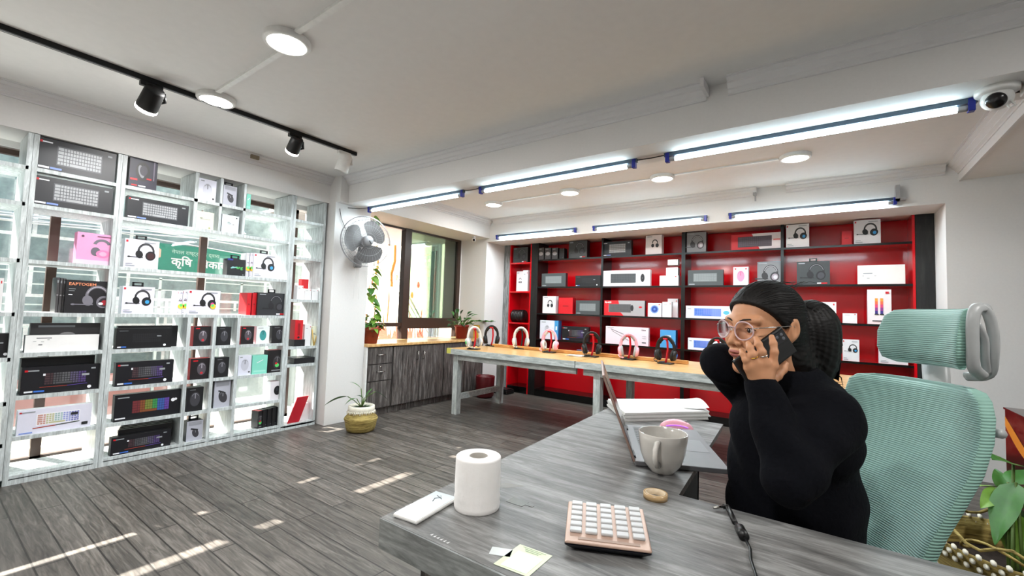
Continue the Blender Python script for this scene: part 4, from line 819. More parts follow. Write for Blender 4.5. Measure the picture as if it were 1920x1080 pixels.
wr = MB().tube([(-4.25, 2.80, 2.33), (-4.2, 2.9, 2.335), (-4.1, 2.975, 2.352)], .004, M_BLK, 6).tube([(-2.72, 2.97, 2.35), (-2.6, 2.965, 2.345), (-2.5, 2.97, 2.35)], .004, M_BLK, 6).tube([(-1.08, 2.97, 2.35), (-.97, 2.962, 2.344), (-.86, 2.97, 2.35)], .004, M_BLK, 6).tube([(.6, 2.97, 2.352), (1.4, 2.968, 2.352), (2.6, 2.97, 2.352)], .005, M_BLK, 6)
tag(wr.build('tube_wiring'), 'black cable joining the tube lights under the beam', 'cable')
bk = MB().box(.53, .56, 5.13, 5.195, 2.36, 2.50, M_GRP).box(.53, .60, 5.13, 5.195, 2.36, 2.375, M_GRP); tag(bk.build('wall_bracket'), 'small metal bracket at the right end of the header tube light', 'bracket')
tag(MB().box(-.60, -.57, 5.12, 5.16, 2.55, 2.58, M_GRP).box(-.585, -.57, 5.13, 5.15, 2.49, 2.56, M_GRP).build('wall_bracket'), 'small metal hook in the gap of the cornice over the red shelving', 'bracket')
tag(MB().box(-.575, -.555, 2.60, 2.75, 2.58, 2.63, M_TRIM).build('cornice_stub'), 'broken cornice end at the gap in the beam moulding', 'cornice piece')
# cameras
dc = empty('dome_camera', (.66, 2.90, 2.36)); tag(dc, 'white dome security camera on the beam at the upper right', 'camera')
MB().lathe([(.075, 0), (.075, -.02), (.066, -.028), (0, -.028)], M_WHP, 32).build('mount', dc)
q = Matrix.Translation((0, -.01, -.055)) @ Matrix.Rotation(.9, 4, 'X')
MB().ell((0, 0, -.05), (.056, .056, .05), M_WHP, 28, 16).build('housing', dc)
MB().lathe([(0, .0), (.034, 0), (.036, .008), (.030, .02), (0, .026)], M_BLKG, 28, Matrix.Translation((-.012, -.043, -.070)) @ Vector((-.35, -.8, -.5)).to_track_quat('Z', 'Y').to_matrix().to_4x4()).build('lens', dc)
MB().tube([(.03, -.03, -.07), (.05, -.035, -.105), (.03, -.04, -.115), (.02, -.035, -.095)], .004, M_WHP, 6).build('cable_tail', dc)
tag(MB().box(.74, .80, 2.86, 2.94, 2.31, 2.36, M_WHP, .006).build('junction_box'), 'small white junction box right of the dome camera', 'junction box')
sc = empty('bullet_camera', (-4.27, 4.95, 2.36)); tag(sc, 'small white camera with black lens in the corner of the bay window', 'camera')
MB().box(-.02, .02, -.02, .02, -.02, 0, M_WHP, .003).build('mount', sc); MB().cyl((-.02, .02, -.05), (.03, -.03, -.06), .026, M_WHP, 20).build('housing', sc); MB().cyl((.029, -.029, -.0598), (.036, -.036, -.0612), .018, M_BLKG, 18).build('lens', sc)
# ================================================================ wall fan
M_FAN = mat('fan_light_grey', (.52, .52, .53), .45)
fa = empty('wall_fan', (-4.02, 2.885, 1.955), 0, (0, PI/2, -.25)); tag(fa, 'grey wall fan with wire cage mounted on the white pillar', 'fan')
FR = .27
cg = MB()
for r_, z_ in ((FR, 0), (FR, .02), (FR*.86, .05), (FR*.6, .075), (FR*.3, .085), (FR*.86, -.04), (FR*.55, -.055)): cg.tube([(r_*math.cos(a), r_*math.sin(a), z_) for a in np.linspace(0, 2*PI, 49)[:-1]], .0035 if r_ == FR else .0016, M_FAN, 6, closed=True)
for i in range(40):
    a = 2*PI*i/40; c, s_ = math.cos(a), math.sin(a); cg.tube([(.05*c, .05*s_, .088), (FR*.6*c, FR*.6*s_, .075), (FR*.86*c, FR*.86*s_, .05), (FR*c, FR*s_, .01), (FR*.86*c, FR*.86*s_, -.04), (.06*c, .06*s_, -.06)], .0009, M_FAN, 4)
cg.build('cage', fa)
for i in range(3):
    a0 = 2*PI*i/3+.35; vs = []; nr, na = 10, 10
    for j in range(nr+1):
        r_ = .045+(.235-.045)*j/nr; hw = .30+.62*math.sin(PI*min(1, (j+1.2)/nr)**.8*.62)
        if j >= nr-2: hw *= (.93, .78, .5)[j-nr+2]
        for k in range(na+1): t = a0+hw*(k/na*2-1); vs.append((r_*math.cos(t), r_*math.sin(t), .012*(k/na*2-1)+.01))
    MB().add(vs, [(j*(na+1)+k, j*(na+1)+k+1, (j+1)*(na+1)+k+1, (j+1)*(na+1)+k) for j in range(nr) for k in range(na)], mat('fan_grey', (.30, .29, .29), .4), True).build('blade', fa)
MB().lathe([(0, .10), (.045, .095), (.055, .08), (.055, .0), (0, 0)], M_FAN, 24).build('hub', fa)
MB().box(.0, .045, -.006, .006, .0995, .1015, M_BLK).build('badge', fa, None, (0, 0, .6))
MB().cyl((0, 0, -.06), (0, 0, -.16), .06, M_FAN, 24, .045).build('motor', fa)
MB().cyl((0, 0, -.13), (.16, 0, -.20), .018, M_FAN, 12).box(.14, .27, -.04, .04, -.225, -.175, M_FAN, .01).build('wall_mount', fa)
for yy in (-.02, .02): MB().tube([(.27, yy, -.2), (.45, yy*1.1, -.2), (.62, yy*1.5, -.2)], .0018, M_WHP, 5).build('pull_cord', fa)
tag(MB().tube([(-4.245, 2.70, 2.30), (-4.24, 2.72, 2.2), (-4.235, 2.76, 2.12), (-4.24, 2.80, 2.05), (-4.235, 2.83, 1.9)], .003, M_BLK, 6).build('fan_cable'), 'thin cable hanging down the pillar to the wall fan', 'cable')
# ================================================================ plants
M_LEAF = mat('leaf_green', (.20, .42, .13), .45, noise=.22, scale=25); M_LEAFL = mat('leaf_light_green', (.42, .58, .20), .45, noise=.2, scale=25); M_LEAFD = mat('leaf_dark_green', (.10, .26, .10), .4, noise=.25, scale=25)
M_TERR = mat('terracotta', (.62, .27, .17), .7, noise=.1); M_SOIL = mat('soil', (.15, .10, .07), .95, noise=.3, scale=60, bump=.5); M_STEM = mat('plant_stem', (.30, .40, .16), .6)
def leaf(mb, base, d, L, Wd, m, droop=.4, roll=0, heart=False, wave=.0):
    d = Vector(d).normalized(); up = Vector((0, 0, 1)); side = d.cross(up)
    if side.length < .05: side = Vector((1, 0, 0))
    side.normalize(); nrm = side.cross(d); R_ = Matrix.Rotation(roll, 3, d); side = R_ @ side; nrm = R_ @ nrm
    vs = []; n = 10; q = 4
    for i in range(n+1):
        t = i/n; w = Wd/2*(math.sin(PI*(t**.62 if heart else t**.8))**(.8 if heart else .9)); w = max(w, .0005)
        c = Vector(base)+d*(L*t)-Vector((0, 0, 1))*droop*L*t*t
        for j in range(-q, q+1): u = j/q; vs.append(c+side*(w*u)+nrm*(.18*abs(u)*w+wave*math.sin(t*12+u*2)*Wd))
    k = 2*q+1; mb.add(vs, [(i*k+j, i*k+j+1, (i+1)*k+j+1, (i+1)*k+j) for i in range(n) for j in range(k-1)], m, True)
# pothos on the cabinet with a climbing vine
pt = empty('potted_pothos', (-4.33, 3.24, .83)); tag(pt, 'trailing pothos in a terracotta pot beside the pillar, its vine climbing the window edge', 'potted plant')
MB().lathe([(.075, 0), (.10, .15), (.115, .15), (.115, .185), (.10, .185), (.095, .16), (0, .16)], M_TERR, 28).build('pot', pt)
MB().lathe([(.098, .160), (0, .168)], M_SOIL, 20, cap=False).build('soil', pt)
random.seed(11); fo = MB()
for i in range(46):
    a = random.uniform(0, 2*PI); r_ = random.uniform(.02, .12); z = random.uniform(.17, .33)
    leaf(fo, (r_*math.cos(a), r_*math.sin(a), z), (math.cos(a), math.sin(a), random.uniform(-.2, .6)), random.uniform(.06, .10), random.uniform(.045, .07), random.choice((M_LEAF, M_LEAFL)), .5, random.uniform(-.6, .6), True)
fo.build('foliage', pt)
vn = MB(); vl = MB(); vp = []
for i in range(60):
    t = i/59; vp.append((.03+.02*math.sin(t*17), -.02+.03*math.sin(t*11), .18+t*1.30))
vn.tube(vp, .004, M_STEM, 6).build('vine_stem', pt)
for i in range(3, 60, 2):
    if 34 < i < 52: continue
    a = random.uniform(-1.4, 1.4); leaf(vl, vp[i], (math.cos(a)*.5+.4, math.sin(a), -.4), random.uniform(.09, .14), random.uniform(.07, .10), random.choice((M_LEAFL, M_LEAF, M_LEAFL)), .5, random.uniform(-.8, .8), True)
vl.build('vine_leaves', pt)
# plant in a red pot
p2 = empty('potted_plant', (-4.40, 4.90, .829)); tag(p2, 'leafy plant in a red pot at the far end of the cabinet top', 'potted plant')
MB().lathe([(.08, 0), (.10, .17), (.11, .17), (.11, .20), (.095, .20), (.09, .17), (0, .17)], mat('red_pot', (.55, .16, .12), .5), 28).build('pot', p2)
fo = MB(); random.seed(5)
for i in range(36):
    a = random.uniform(-PI, PI); e = random.uniform(.1, 1.3); b = (random.uniform(-.03, .03), random.uniform(-.03, .03), .17); d = Vector((math.cos(a)*math.cos(e), math.sin(a)*math.cos(e), math.sin(e))); k = random.uniform(.08, .22)
    tip = Vector(b)+d*k; fo.tube([b, tip], .003, M_STEM, 5); leaf(fo, tip, d+Vector((.2, .35, 0)), random.uniform(.10, .17), random.uniform(.035, .055), random.choice((M_LEAFD, M_LEAF)), .45, random.uniform(-.5, .5))
for i in range(9): fo.tube([(0, .03, .18), (.08, .12+i*.01, .27), (.1+.02*i, .20+.02*i, .27)], .003, M_STEM, 5); leaf(fo, (.1+.02*i, .16+.025*i, .25), (.5+random.uniform(-.4, .4), .7, .5), .13, .06, M_LEAF, .5, random.uniform(-.5, .5))
fo.build('foliage', p2)
tag(MB().box(-.05, .05, -.012, .012, 0, .20, ink(215, 170, 60)).build('yellow_box', None, (-4.32, 5.15, .829)), 'yellow carton standing behind the red plant pot', 'box')
# woven belly basket with a small plant
bs = empty('basket_plant', (-3.83, 2.80, 0)); tag(bs, 'young plant in a woven belly basket with white rim by the pillar foot', 'potted plant')
M_BSK = wood('woven_seagrass', [(.40, .33, .16), (.60, .52, .28), (.72, .64, .38)], (1, 1, 14), 8, .8, pos=(.35, .5, .65)); M_COT = mat('white_cotton', (.88, .86, .80), .9, noise=.1, bump=.3)
MB().lathe([(.10, 0), (.135, .01), (.150, .06), (.155, .10), (.165, .125), (.158, .14), (.13, .17), (.118, .20)], M_BSK, 40).build('basket', bs)
fr = MB().lathe([(.122, .19), (.130, .20), (.128, .25), (.118, .255), (.105, .25), (.10, .20)], M_COT, 40, cap=False)
for i in range(44): a = 2*PI*i/44; fr.cyl((.128*math.cos(a), .128*math.sin(a), .205), (.142*math.cos(a), .142*math.sin(a), .178+.006*(i % 3)), .006, M_COT, 6, .003)
fr.build('fringed_rim', bs); MB().lathe([(.104, .225), (0, .235)], M_SOIL, 20, cap=False).build('soil', bs)
fo = MB()
def stalk(mb, pts, L, Wd, m, d, dr=.5, roll=0): mb.tube(pts, .0045, M_STEM, 6); leaf(mb, pts[-1], d, L, Wd, m, dr, roll)
stalk(fo, [(0, 0, .23), (-.06, -.05, .30), (-.10, -.10, .34)], .22, .075, M_LEAF, (-.55, -.7, -.05), .35, .4)
stalk(fo, [(0, 0, .23), (0, 0, .32), (-.01, -.01, .42)], .17, .03, M_LEAF, (-.5, -.5, .75), .35)
stalk(fo, [(0, 0, .23), (.01, .01, .32)], .14, .03, M_LEAFD, (-.6, -.3, .6), .6)
stalk(fo, [(0, 0, .23), (.01, .03, .33)], .15, .035, M_LEAF, (.1, .4, .7), .3)
stalk(fo, [(0, 0, .23), (.02, .05, .34), (.05, .12, .38)], .16, .05, M_LEAFD, (.4, .8, -.3), .4)
stalk(fo, [(0, 0, .23), (-.03, -.04, .32)], .12, .04, M_LEAF, (-.3, -.8, .2), .7)
for i in range(7): a = i*.9; leaf(fo, (.03*math.cos(a), .03*math.sin(a), .23), (math.cos(a), math.sin(a), .5), .10, .03, M_LEAFD, .5)
fo.build('foliage', bs)
# ================================================================ L-shaped counter
DZ = .80
def dk(x, y, z=DZ): return on(x, y, 2, z)
ds_ = empty('counter_desk', (-.55, 1.2, 0)); tag(ds_, 'L-shaped grey laminate counter in the foreground carrying laptop, mug and calculator', 'desk')
PL = [(-.777, .631), (1.15, .645), (1.15, 1.17), (-.302, 1.18), (-.353, 2.08), (-.856, 2.06)]
def prism(pts, z0, z1, mt, ms):
    n = len(pts); mb = MB(); vs = [(x+.55, y-1.2, z) for z in (z0, z1) for x, y in pts]
    mb.add(vs, [tuple(range(n, 2*n)), tuple(range(n))[::-1]], mt); mb.add(vs, [(i, (i+1) % n, n+(i+1) % n, n+i) for i in range(n)], ms); return mb
prism(PL, DZ-.018, DZ, M_DESK, M_CAB).build('desk_top', ds_)
MB().box(-.227, 1.70, -.572, -.552, DZ-.062, DZ-.0005, M_DESKE).box(-.229, -.212, -.56, .85, DZ-.062, DZ-.018, M_DESKE, M=Matrix.Rotation(.045, 4, 'Z')).box(-.30+.55, 1.7, -.045, -.028, DZ-.045, DZ-.018, M_CAB).build('edge_board', ds_)
MB().box(-.16, 1.68, -.51, -.49, 0, DZ-.05, M_CAB).build('front_panel', ds_)
MB().box(-.16, -.14, -.49, .80, 0, DZ-.03, M_CAB).build('side_panel', ds_)
M_BLKR = mat('dull_black_board', (.03, .03, .03), .85)
MB().box(.09, .11, .16, .84, 0, DZ-.02, M_BLKR).box(-.14, .11, .82, .84, 0, DZ-.02, M_BLKR).build('inner_panel', ds_)
st = MB()
p = dk(970, 940); st.box(p.x-.02, p.x+.025, p.y-.018, p.y+.012, DZ+.0003, DZ+.0008, ink(70, 70, 60)); st.box(p.x+.025, p.x+.045, p.y-.005, p.y+.005, DZ+.0003, DZ+.0008, ink(60, 60, 52))
p = dk(948, 910); st.add([(p.x-.03, p.y-.02, DZ+.0004), (p.x+.01, p.y-.018, DZ+.0004), (p.x+.045, p.y+.03, DZ+.0004), (p.x-.01, p.y+.012, DZ+.0004)], [(0, 1, 2, 3)], ink(95, 90, 82))
for k in range(6): q = dk(806+k*6, 1003+k*3); st.add([(q.x, q.y, DZ+.0004), (q.x+.005, q.y, DZ+.0004), (q.x+.004, q.y+.008, DZ+.0004)], [(0, 1, 2)], ink(205, 205, 205))
st.v = [(x+.55, y-1.2, z) for x, y, z in st.v]; st.build('worn_patches', ds_)['kind'] = 'stuff'
# toilet roll
rp_ = dk(894, 950); r0 = .052
M_TIS = mat('tissue_paper', (.93, .92, .91), .9, noise=.02, scale=40, bump=.25)
tr_ = empty('toilet_roll', (rp_.x, rp_.y, DZ)); tag(tr_, 'white toilet roll standing on the counter beside the white phone', 'toilet roll')
MB().lathe([(.021, .002), (r0-.003, 0), (r0-.001, .001), (r0, .004), (r0+.0012, .012), (r0-.0004, .018), (r0+.001, .026), (r0-.0002, .034), (r0+.0006, .06), (r0, .112), (r0-.0004, .1145), (r0-.002, .116), (r0-.004, .1163), (.030, .1163), (.022, .116), (.0212, .114), (.021, .002)], M_TIS, 56, cap=False).build('paper', tr_)
MB().lathe([(.0208, .003), (.0208, .1155), (.0195, .1155), (.0195, .003)], mat('cardboard', (.62, .60, .57), .8), 40, cap=False).build('core', tr_)
# white phone lying flat
a, b, c_, d_ = dk(748, 968), dk(818, 930), dk(848, 939), dk(780, 984)
u = (b-a); u.z = 0; ang = math.atan2(u.y, u.x); L_ = .150; mid = (a+b+c_+d_)/4
ph = empty('white_phone', (mid.x, mid.y, DZ), ang); tag(ph, 'white phone lying flat at the left corner of the counter beside the toilet roll', 'phone')
MB().box(-.072, .072, -.034, .034, .0005, .009, M_WHP, .0035).build('body', ph); MB().box(-.069, .069, -.031, .031, .0088, .0094, mat('pale_glass_back', (.84, .90, .93), .08, coat=1)).build('glass_face', ph)
MB().tube([(.02, .0, .0096), (.035, .006, .0098), (.045, -.004, .0098), (.055, .004, .0098)], .0012, K_GREY, 5, flat=.3).tube([(.04, -.01, .0097), (.05, .012, .0097)], .0012, K_GREY, 5, flat=.3).build('logo', ph)
# green edged card (its square code is left blank)
a, b, c_, d_ = dk(925, 1058), dk(975, 1021), dk(1036, 1043), dk(990, 1083)
cd = MB(); ctr = (a+b+c_+d_)/4
cd.add([(v.x-ctr.x, v.y-ctr.y, .0008) for v in (a, d_, c_, b)], [(0, 1, 2, 3)], ink(205, 222, 180))
def onc(s, t): q = a.lerp(b, t).lerp(d_.lerp(c_, t), s); return (q.x-ctr.x, q.y-ctr.y, .0012)
cd.add([onc(.16, .06), onc(.9, .06), onc(.9, .74), onc(.16, .74)], [(0, 1, 2, 3)], ink(226, 228, 216))
for t, s0, s1 in ((.93, .15, .85), (.87, .25, .75), (.81, .3, .7)): cd.add([onc(s0, t), onc(s1, t), onc(s1, t+.025), onc(s0, t+.025)], [(0, 1, 2, 3)], ink(140, 150, 120))
tag(cd.build('code_card', None, (ctr.x, ctr.y, DZ)), 'pale green printed card lying at the near edge of the counter', 'card')
sk = dk(941, 1036); tag(MB().box(-.022, .018, -.012, .014, 0, .0008, ink(200, 205, 205)).build('sticker', None, (sk.x, sk.y, DZ), (0, 0, .4)), 'small worn pale sticker beside the green card', 'sticker')
# calculator
cl = empty('calculator', ((dk(1143, 1000)).x, dk(1143, 1000).y, DZ), 0); tag(cl, 'rose gold desk calculator with white keys at the near edge of the counter', 'calculator')
tl, tr2, br, bl = dk(1075, 946, DZ+.03), dk(1213, 962, DZ+.03), dk(1231, 1022, DZ+.018), dk(1058, 1002, DZ+.018)
ux = ((tr2-tl)+(br-bl)); ux.z = 0; ang = math.atan2(ux.y, ux.x); cl.rotation_euler = (0, 0, ang)
cw = .160; ch = .148
ctr = (tl+tr2+br+bl)/4; cl.location = (ctr.x-.002, ctr.y-.012, DZ)
M_RG = mat('rose_gold', (.74, .63, .57), .35, metal=.3); M_KEY = mat('pearl_keys', (.74, .745, .75), .3)
tilt = Matrix.Translation((0, 0, .027)) @ Matrix.Rotation(.10, 4, 'X')
MB().add([(-.062, -.06, 0), (.062, -.06, 0), (.062, .055, 0), (-.062, .055, 0), (-cw/2, -ch/2, .014), (cw/2, -ch/2, .014), (cw/2, ch/2, .030), (-cw/2, ch/2, .030)], [(3, 2, 1, 0), (0, 1, 5, 4), (1, 2, 6, 5), (2, 3, 7, 6), (3, 0, 4, 7), (4, 5, 6, 7)], mat('calculator_navy', (.05, .06, .10), .4)).build('body', cl)
MB().box(-cw/2, cw/2, -ch/2, ch/2, -.005, .0, M_RG, .003, tilt).box(-.055, .06, -ch/2+.010, -ch/2+.018, 0, .0008, ink(150, 125, 110), 0, tilt).build('face_plate', cl)
for r_ in range(6):
    for q in range(5):
        x = -.060+q*.030; y = .060-r_*.0195
        MB().box(x-.0115, x+.0115, y-.0075, y+.0075, 0, .006, M_KEY, .002, tilt).build('key', cl)
# tape roll
tp = dk(1229, 934); tpo = empty('tape_roll', (tp.x, tp.y, DZ)); tag(tpo, 'small roll of clear amber tape lying in front of the mug', 'tape')
MB().lathe([(.024, 0), (.029, 0), (.029, .014), (.024, .014), (.024, 0)], mat('amber_tape', (.74, .62, .45), .25, alpha=.9), 36, cap=False).build('tape', tpo); MB().lathe([(.022, 0), (.024, 0), (.024, .0145), (.022, .0145), (.022, 0)], ink(210, 190, 160), 32, cap=False).build('core', tpo)
# mug
mp_ = dk(1242, 884); mg = empty('mug', (mp_.x, mp_.y, DZ), 0); tag(mg, 'cream ceramic mug standing in front of the laptop', 'mug')
M_CER = mat('cream_glaze', (.80, .785, .76), .16, noise=.05, scale=9, coat=.6)
s_ = 1.22
MB().lathe([(r_*s_, z*s_) for r_, z in [(0, .003), (.022, .003), (.024, 0), (.027, .001), (.030, .006), (.042, .02), (.051, .045), (.055, .075), (.0565, .0915), (.0555, .0935), (.0535, .092), (.052, .075), (.048, .045), (.040, .022), (.02, .010), (0, .009)]], M_CER, 56, cap=False).build('bowl', mg)
MB().tube([Vector(v)*s_ for v in [(-.047, 0, .078), (-.066, 0, .080), (-.078, 0, .068), (-.078, 0, .050), (-.068, 0, .034), (-.046, 0, .028)]], .0062*s_, M_CER, 10, flat=1.4).build('handle', mg)
mg.rotation_euler = (0, 0, math.radians(95))
# laptop
hn, hf, fn = dk(1191, 868, DZ+.01), dk(1172, 796, DZ+.01), dk(1354, 876, DZ+.01)
bb = (hf-hn).normalized(); ff = (fn-hn); ff -= bb*ff.dot(bb); ff.normalize(); Wl, Dl = .445, .265
lp = empty('laptop', (hn.x, hn.y, DZ)); M3 = Matrix(((ff.x, bb.x, 0, 0), (ff.y, bb.y, 0, 0), (0, 0, 1, 0), (0, 0, 0, 1)))
tag(lp, 'open grey laptop seen edge-on with its keyboard towards the person', 'laptop')
M_LAP = mat('laptop_grey', (.42, .42, .43), .4, metal=.3)
MB().box(0, Dl, 0, Wl, .002, .016, M_LAP, .002, M3).box(.015, .02, .01, .03, 0, .003, M_BLK, 0, M3).box(.24, .25, .4, .43, 0, .003, M_BLK, 0, M3).build('base', lp)
kb = MB().box(.025, .145, .03, Wl-.03, .0162, .0166, ink(70, 72, 76), 0, M3)
for r_ in range(6):
    for q in range(16): kb.box(.028+r_*.0195, .028+r_*.0195+.016, .034+q*.0238, .034+q*.0238+.020, .0166, .0182, ink(38, 39, 42), 0, M3)
kb.build('keyboard', lp); MB().box(.158, .245, .15, .29, .0162, .0166, ink(120, 121, 124), 0, M3).build('touchpad', lp)
t_ = math.radians(21); LM = M3 @ Matrix.Translation((0, 0, .014)) @ Matrix(((math.cos(t_), 0, -math.sin(t_), 0), (0, 1, 0, 0), (math.sin(t_), 0, math.cos(t_), 0), (0, 0, 0, 1)))
ld = MB().box(-.006, .001, 0, Wl, 0, .27, mat('lid_rose', (.60, .50, .46), .4, metal=.3), .0015, LM).build('lid', lp)
MB().box(.0011, .002, .008, Wl-.008, .012, .262, M_BLKG, 0, LM).build('screen', ld)
for y in (.03, Wl-.09): MB().box(-.008, .006, y, y+.06, -.008, .008, M_BLK, .002, LM).build('hinge', ld)
# papers and mouse
pst = empty('paper_stack', (dk(1240, 775).x, dk(1240, 775).y, DZ), 0); tag(pst, 'thick stack of white papers behind the laptop', 'papers')
q0, q1, q2, q3 = dk(1172, 791), dk(1330, 787), dk(1300, 762), dk(1140, 762)
for k in range(9):
    j = random.uniform(-.006, .006); mb = MB(); vs = []
    for z in (k*.0042, k*.0042+.0036):
        for v in (q0, q1, q2, q3): vs.append((v.x-pst.location.x+j, v.y-pst.location.y+j*.7, z))
    mb.add(vs, [(3, 2, 1, 0), (4, 5, 6, 7), (0, 1, 5, 4), (1, 2, 6, 5), (2, 3, 7, 6), (3, 0, 4, 7)], M_WHP if k % 3 else mat('sheet_grey', (.72, .72, .71), .8)); mb.build('sheet_bundle', pst)
v1, v2 = q1-pst.location, q2-pst.location
cu_ = MB(); vs = []
for i in range(7):
    t = i/6; b = v1.lerp(v2, t*.8)
    for j in range(5): s = j/4; vs.append((b.x-.10*(1-s), b.y-.02*(1-s), .039+.026*s*s*(math.sin(t*3)*.5+.5)))
cu_.add(vs, [(i*5+j, i*5+j+1, (i+1)*5+j+1, (i+1)*5+j) for i in range(6) for j in range(4)], M_WHP, True); cu_.build('curled_sheet', pst)
ms = dk(1268, 806); mo = empty('pink_mouse', (ms.x, ms.y, DZ+.0), math.radians(20)); tag(mo, 'pink computer mouse with violet lit stripe beside the laptop', 'mouse')
sdf_obj('shell', lambda Q: smax(sd_ell(Q, (0, 0, .002), (.065, .034, .040)), -Q[:, 2]+.0, .004), (-.08, -.045, -.005), (.08, .045, .05), .003, [PKL], mo)
MB().tube([(.050*math.cos(t), -.0305*math.cos((t-1.57)*.5), .028*math.sin(t)*.6+.008) for t in np.linspace(.6, 2.5, 9)], .002, mat('violet_led', (.75, .45, 1), .4, emit=.5), 6).box(.02, .04, -.004, .004, .030, .040, M_GRP, .002).build('scroll_wheel', mo)
# charging lead
p0, p1, p2_, p3_ = dk(1364, 957), dk(1378, 985), dk(1394, 1012), dk(1418, 1085)
cc = empty('charging_cable', (p2_.x, p2_.y, DZ)); tag(cc, 'black charging cable with a ferrite bead and barrel plug lying across the counter', 'cable')
o_ = cc.location
def rel(v, z): return (v.x-o_.x, v.y-o_.y, z)
MB().tube([rel(p1, .006), rel(p1.lerp(p2_, .5)+Vector((.004, 0, 0)), .004), rel(p2_, .010)], .0028, M_BLK, 8).tube([rel(p2_, .010), rel(p2_.lerp(p3_, .3)+Vector((.006, 0, 0)), .004), rel(p2_.lerp(p3_, .6), .004), rel(p3_, .004), rel(p3_+Vector((.02, -.10, 0)), .004), rel(p3_+Vector((.03, -.22, 0)), .004)], .0028, M_BLK, 8).build('lead', cc)
MB().cyl(rel(p2_.lerp(p1, .45), .010), rel(p2_.lerp(p3_, .06), .010), .010, M_BLK, 20).cyl(rel(p2_.lerp(p1, .62), .009), rel(p2_.lerp(p1, .45), .010), .005, M_BLK, 16, .0095).build('ferrite_bead', cc)
MB().tube([rel(p1, .006), rel(p0.lerp(p1, .5), .007), rel(p0, .008), rel(p0+Vector((-.008, -.004, 0)), .008)], .006, M_BLK, 10).cyl(rel(p0+Vector((-.008, -.004, 0)), .008), rel(p0+Vector((-.026, -.022, 0)), .006), .0028, M_CHR, 10).build('plug', cc)
# ================================================================ right side: cabinet and big basket plant
bc = empty('brown_cabinet', (1.22, 3.0, 0)); tag(bc, 'dark brown marbled cabinet with an orange streak at the right picture edge', 'cabinet')
M_MARB = wood('brown_marble', [(.10, .04, .03), (.22, .10, .08), (.42, .24, .20)], (1.2, 1, 2.5), 3.5, .25, coat=.4)
bo = MB().box(-.45, .45, -.40, .40, 0, .825, M_MARB).build('body', bc); MB().box(-.455, .455, -.405, .405, .826, .835, M_MARB).build('top', bc)
bnd = MB(); vs = []
for i in range(21): t = i/20; z = .74-.28*t-.02*math.sin(t*7); vs += [(-.4508, .40-.8*t, z), (-.4508, .40-.8*t, z+.05+.012*math.sin(t*9))]
bnd.add(vs, [(2*i, 2*i+2, 2*i+3, 2*i+1) for i in range(20)], ink(205, 125, 40)); bnd.build('orange_streak', bo)
bk_ = empty('large_basket_plant', (.60, 2.50, 0)); tag(bk_, 'broad leaved plant in a large woven basket with white braided rim behind the mint chair', 'potted plant')
MB().lathe([(.20, 0), (.22, .02), (.24, .2), (.265, .40), (.27, .43), (.26, .43), (.245, .38), (.23, .2)], M_BSK, 48, cap=False).lathe([(.0, .33), (.242, .33)], M_SOIL, 30, cap=False).build('basket', bk_)
bm_ = MB()
for i in range(46):
    for row in range(3): a = 2*PI*(i+.5*(row % 2))/46; bm_.ell(((.273-.002*row)*math.cos(a), (.273-.002*row)*math.sin(a), .435-.022*row), (.008, .019, .009), M_COT, 8, 6, Matrix.Identity(4))
bm_.build('braided_rim', bk_)
MB().tube([(.25*math.cos(a), .25*math.sin(a), .47+.02*math.sin(a*9)) for a in np.linspace(1.5, 5.2, 24)], .006, M_BSK, 6).tube([(.16*math.cos(a), .16*math.sin(a), .40+.05*math.sin(a*2)) for a in np.linspace(2.4, 4.6, 14)], .005, M_BSK, 6).build('loose_straws', bk_)
fo = MB(); random.seed(21)
lv = [(P(1900, 870, 1.84), P(1850, 850, 1.80), .17, .13), (P(1880, 915, 1.88), P(1815, 905, 1.86), .20, .12), (P(1905, 905, 1.77), P(1868, 1000, 1.72), .30, .15), (P(1880, 920, 1.82), P(1815, 960, 1.78), .16, .09), (P(1890, 905, 1.92), P(1940, 885, 1.92), .22, .12), (P(1890, 930, 1.90), P(1960, 915, 1.88), .24, .10), (P(1900, 960, 1.74), P(1905, 1035, 1.69), .22, .12), (P(1895, 945, 1.82), P(1945, 1000, 1.77), .22, .12), (P(1895, 930, 1.97), P(1870, 880, 2.07), .2, .1), (P(1905, 940, 1.97), P(1960, 960, 2.12), .25, .12)]
base = Vector((.60, 2.50, .33))
for a, b, L_, Wd in lv:
    a = a-Vector((.60, 2.50, 0)); b = b-Vector((.60, 2.50, 0)); r0_ = Vector((random.uniform(-.03, .03), random.uniform(-.03, .03), .33))
    fo.tube([r0_, r0_.lerp(a, .5)+Vector((0, 0, .05)), a], .005, M_STEM, 6); leaf(fo, a, b-a, L_*.82, Wd*.78, random.choice((M_LEAF, M_LEAFL, M_LEAF)), .12, random.uniform(-.5, .5), True, .02)
leaf(fo, P(1905, 975, 1.82)-Vector((.60, 2.50, 0)), (.05, .0, -1), .10, .04, ink(190, 120, 60), 0)
fo.build('foliage', bk_)
# ================================================================ mint mesh office chair
M_MINT = mat('mint_mesh', (.56, .72, .69), .75, noise=.05, scale=12, sheen=.3)
def ribs(m, sc, strength, rot):
    N = m.node_tree.nodes; L = m.node_tree.links; b = N['Principled BSDF']; tc = N.new('ShaderNodeTexCoord'); mp = N.new('ShaderNodeMapping'); mp.inputs['Rotation'].default_value = rot
    w = N.new('ShaderNodeTexWave'); w.wave_type = 'BANDS'; w.bands_direction = 'Z'; w.inputs['Scale'].default_value = sc; w.inputs['Distortion'].default_value = .6; w.inputs['Detail'].default_value = 1
    bp = N.new('ShaderNodeBump'); bp.inputs['Strength'].default_value = strength; bp.inputs['Distance'].default_value = .003
    L.new(tc.outputs['Object'], mp.inputs[0]); L.new(mp.outputs[0], w.inputs[0]); L.new(w.outputs['Fac'], bp.inputs['Height']); L.new(bp.outputs[0], b.inputs['Normal'])
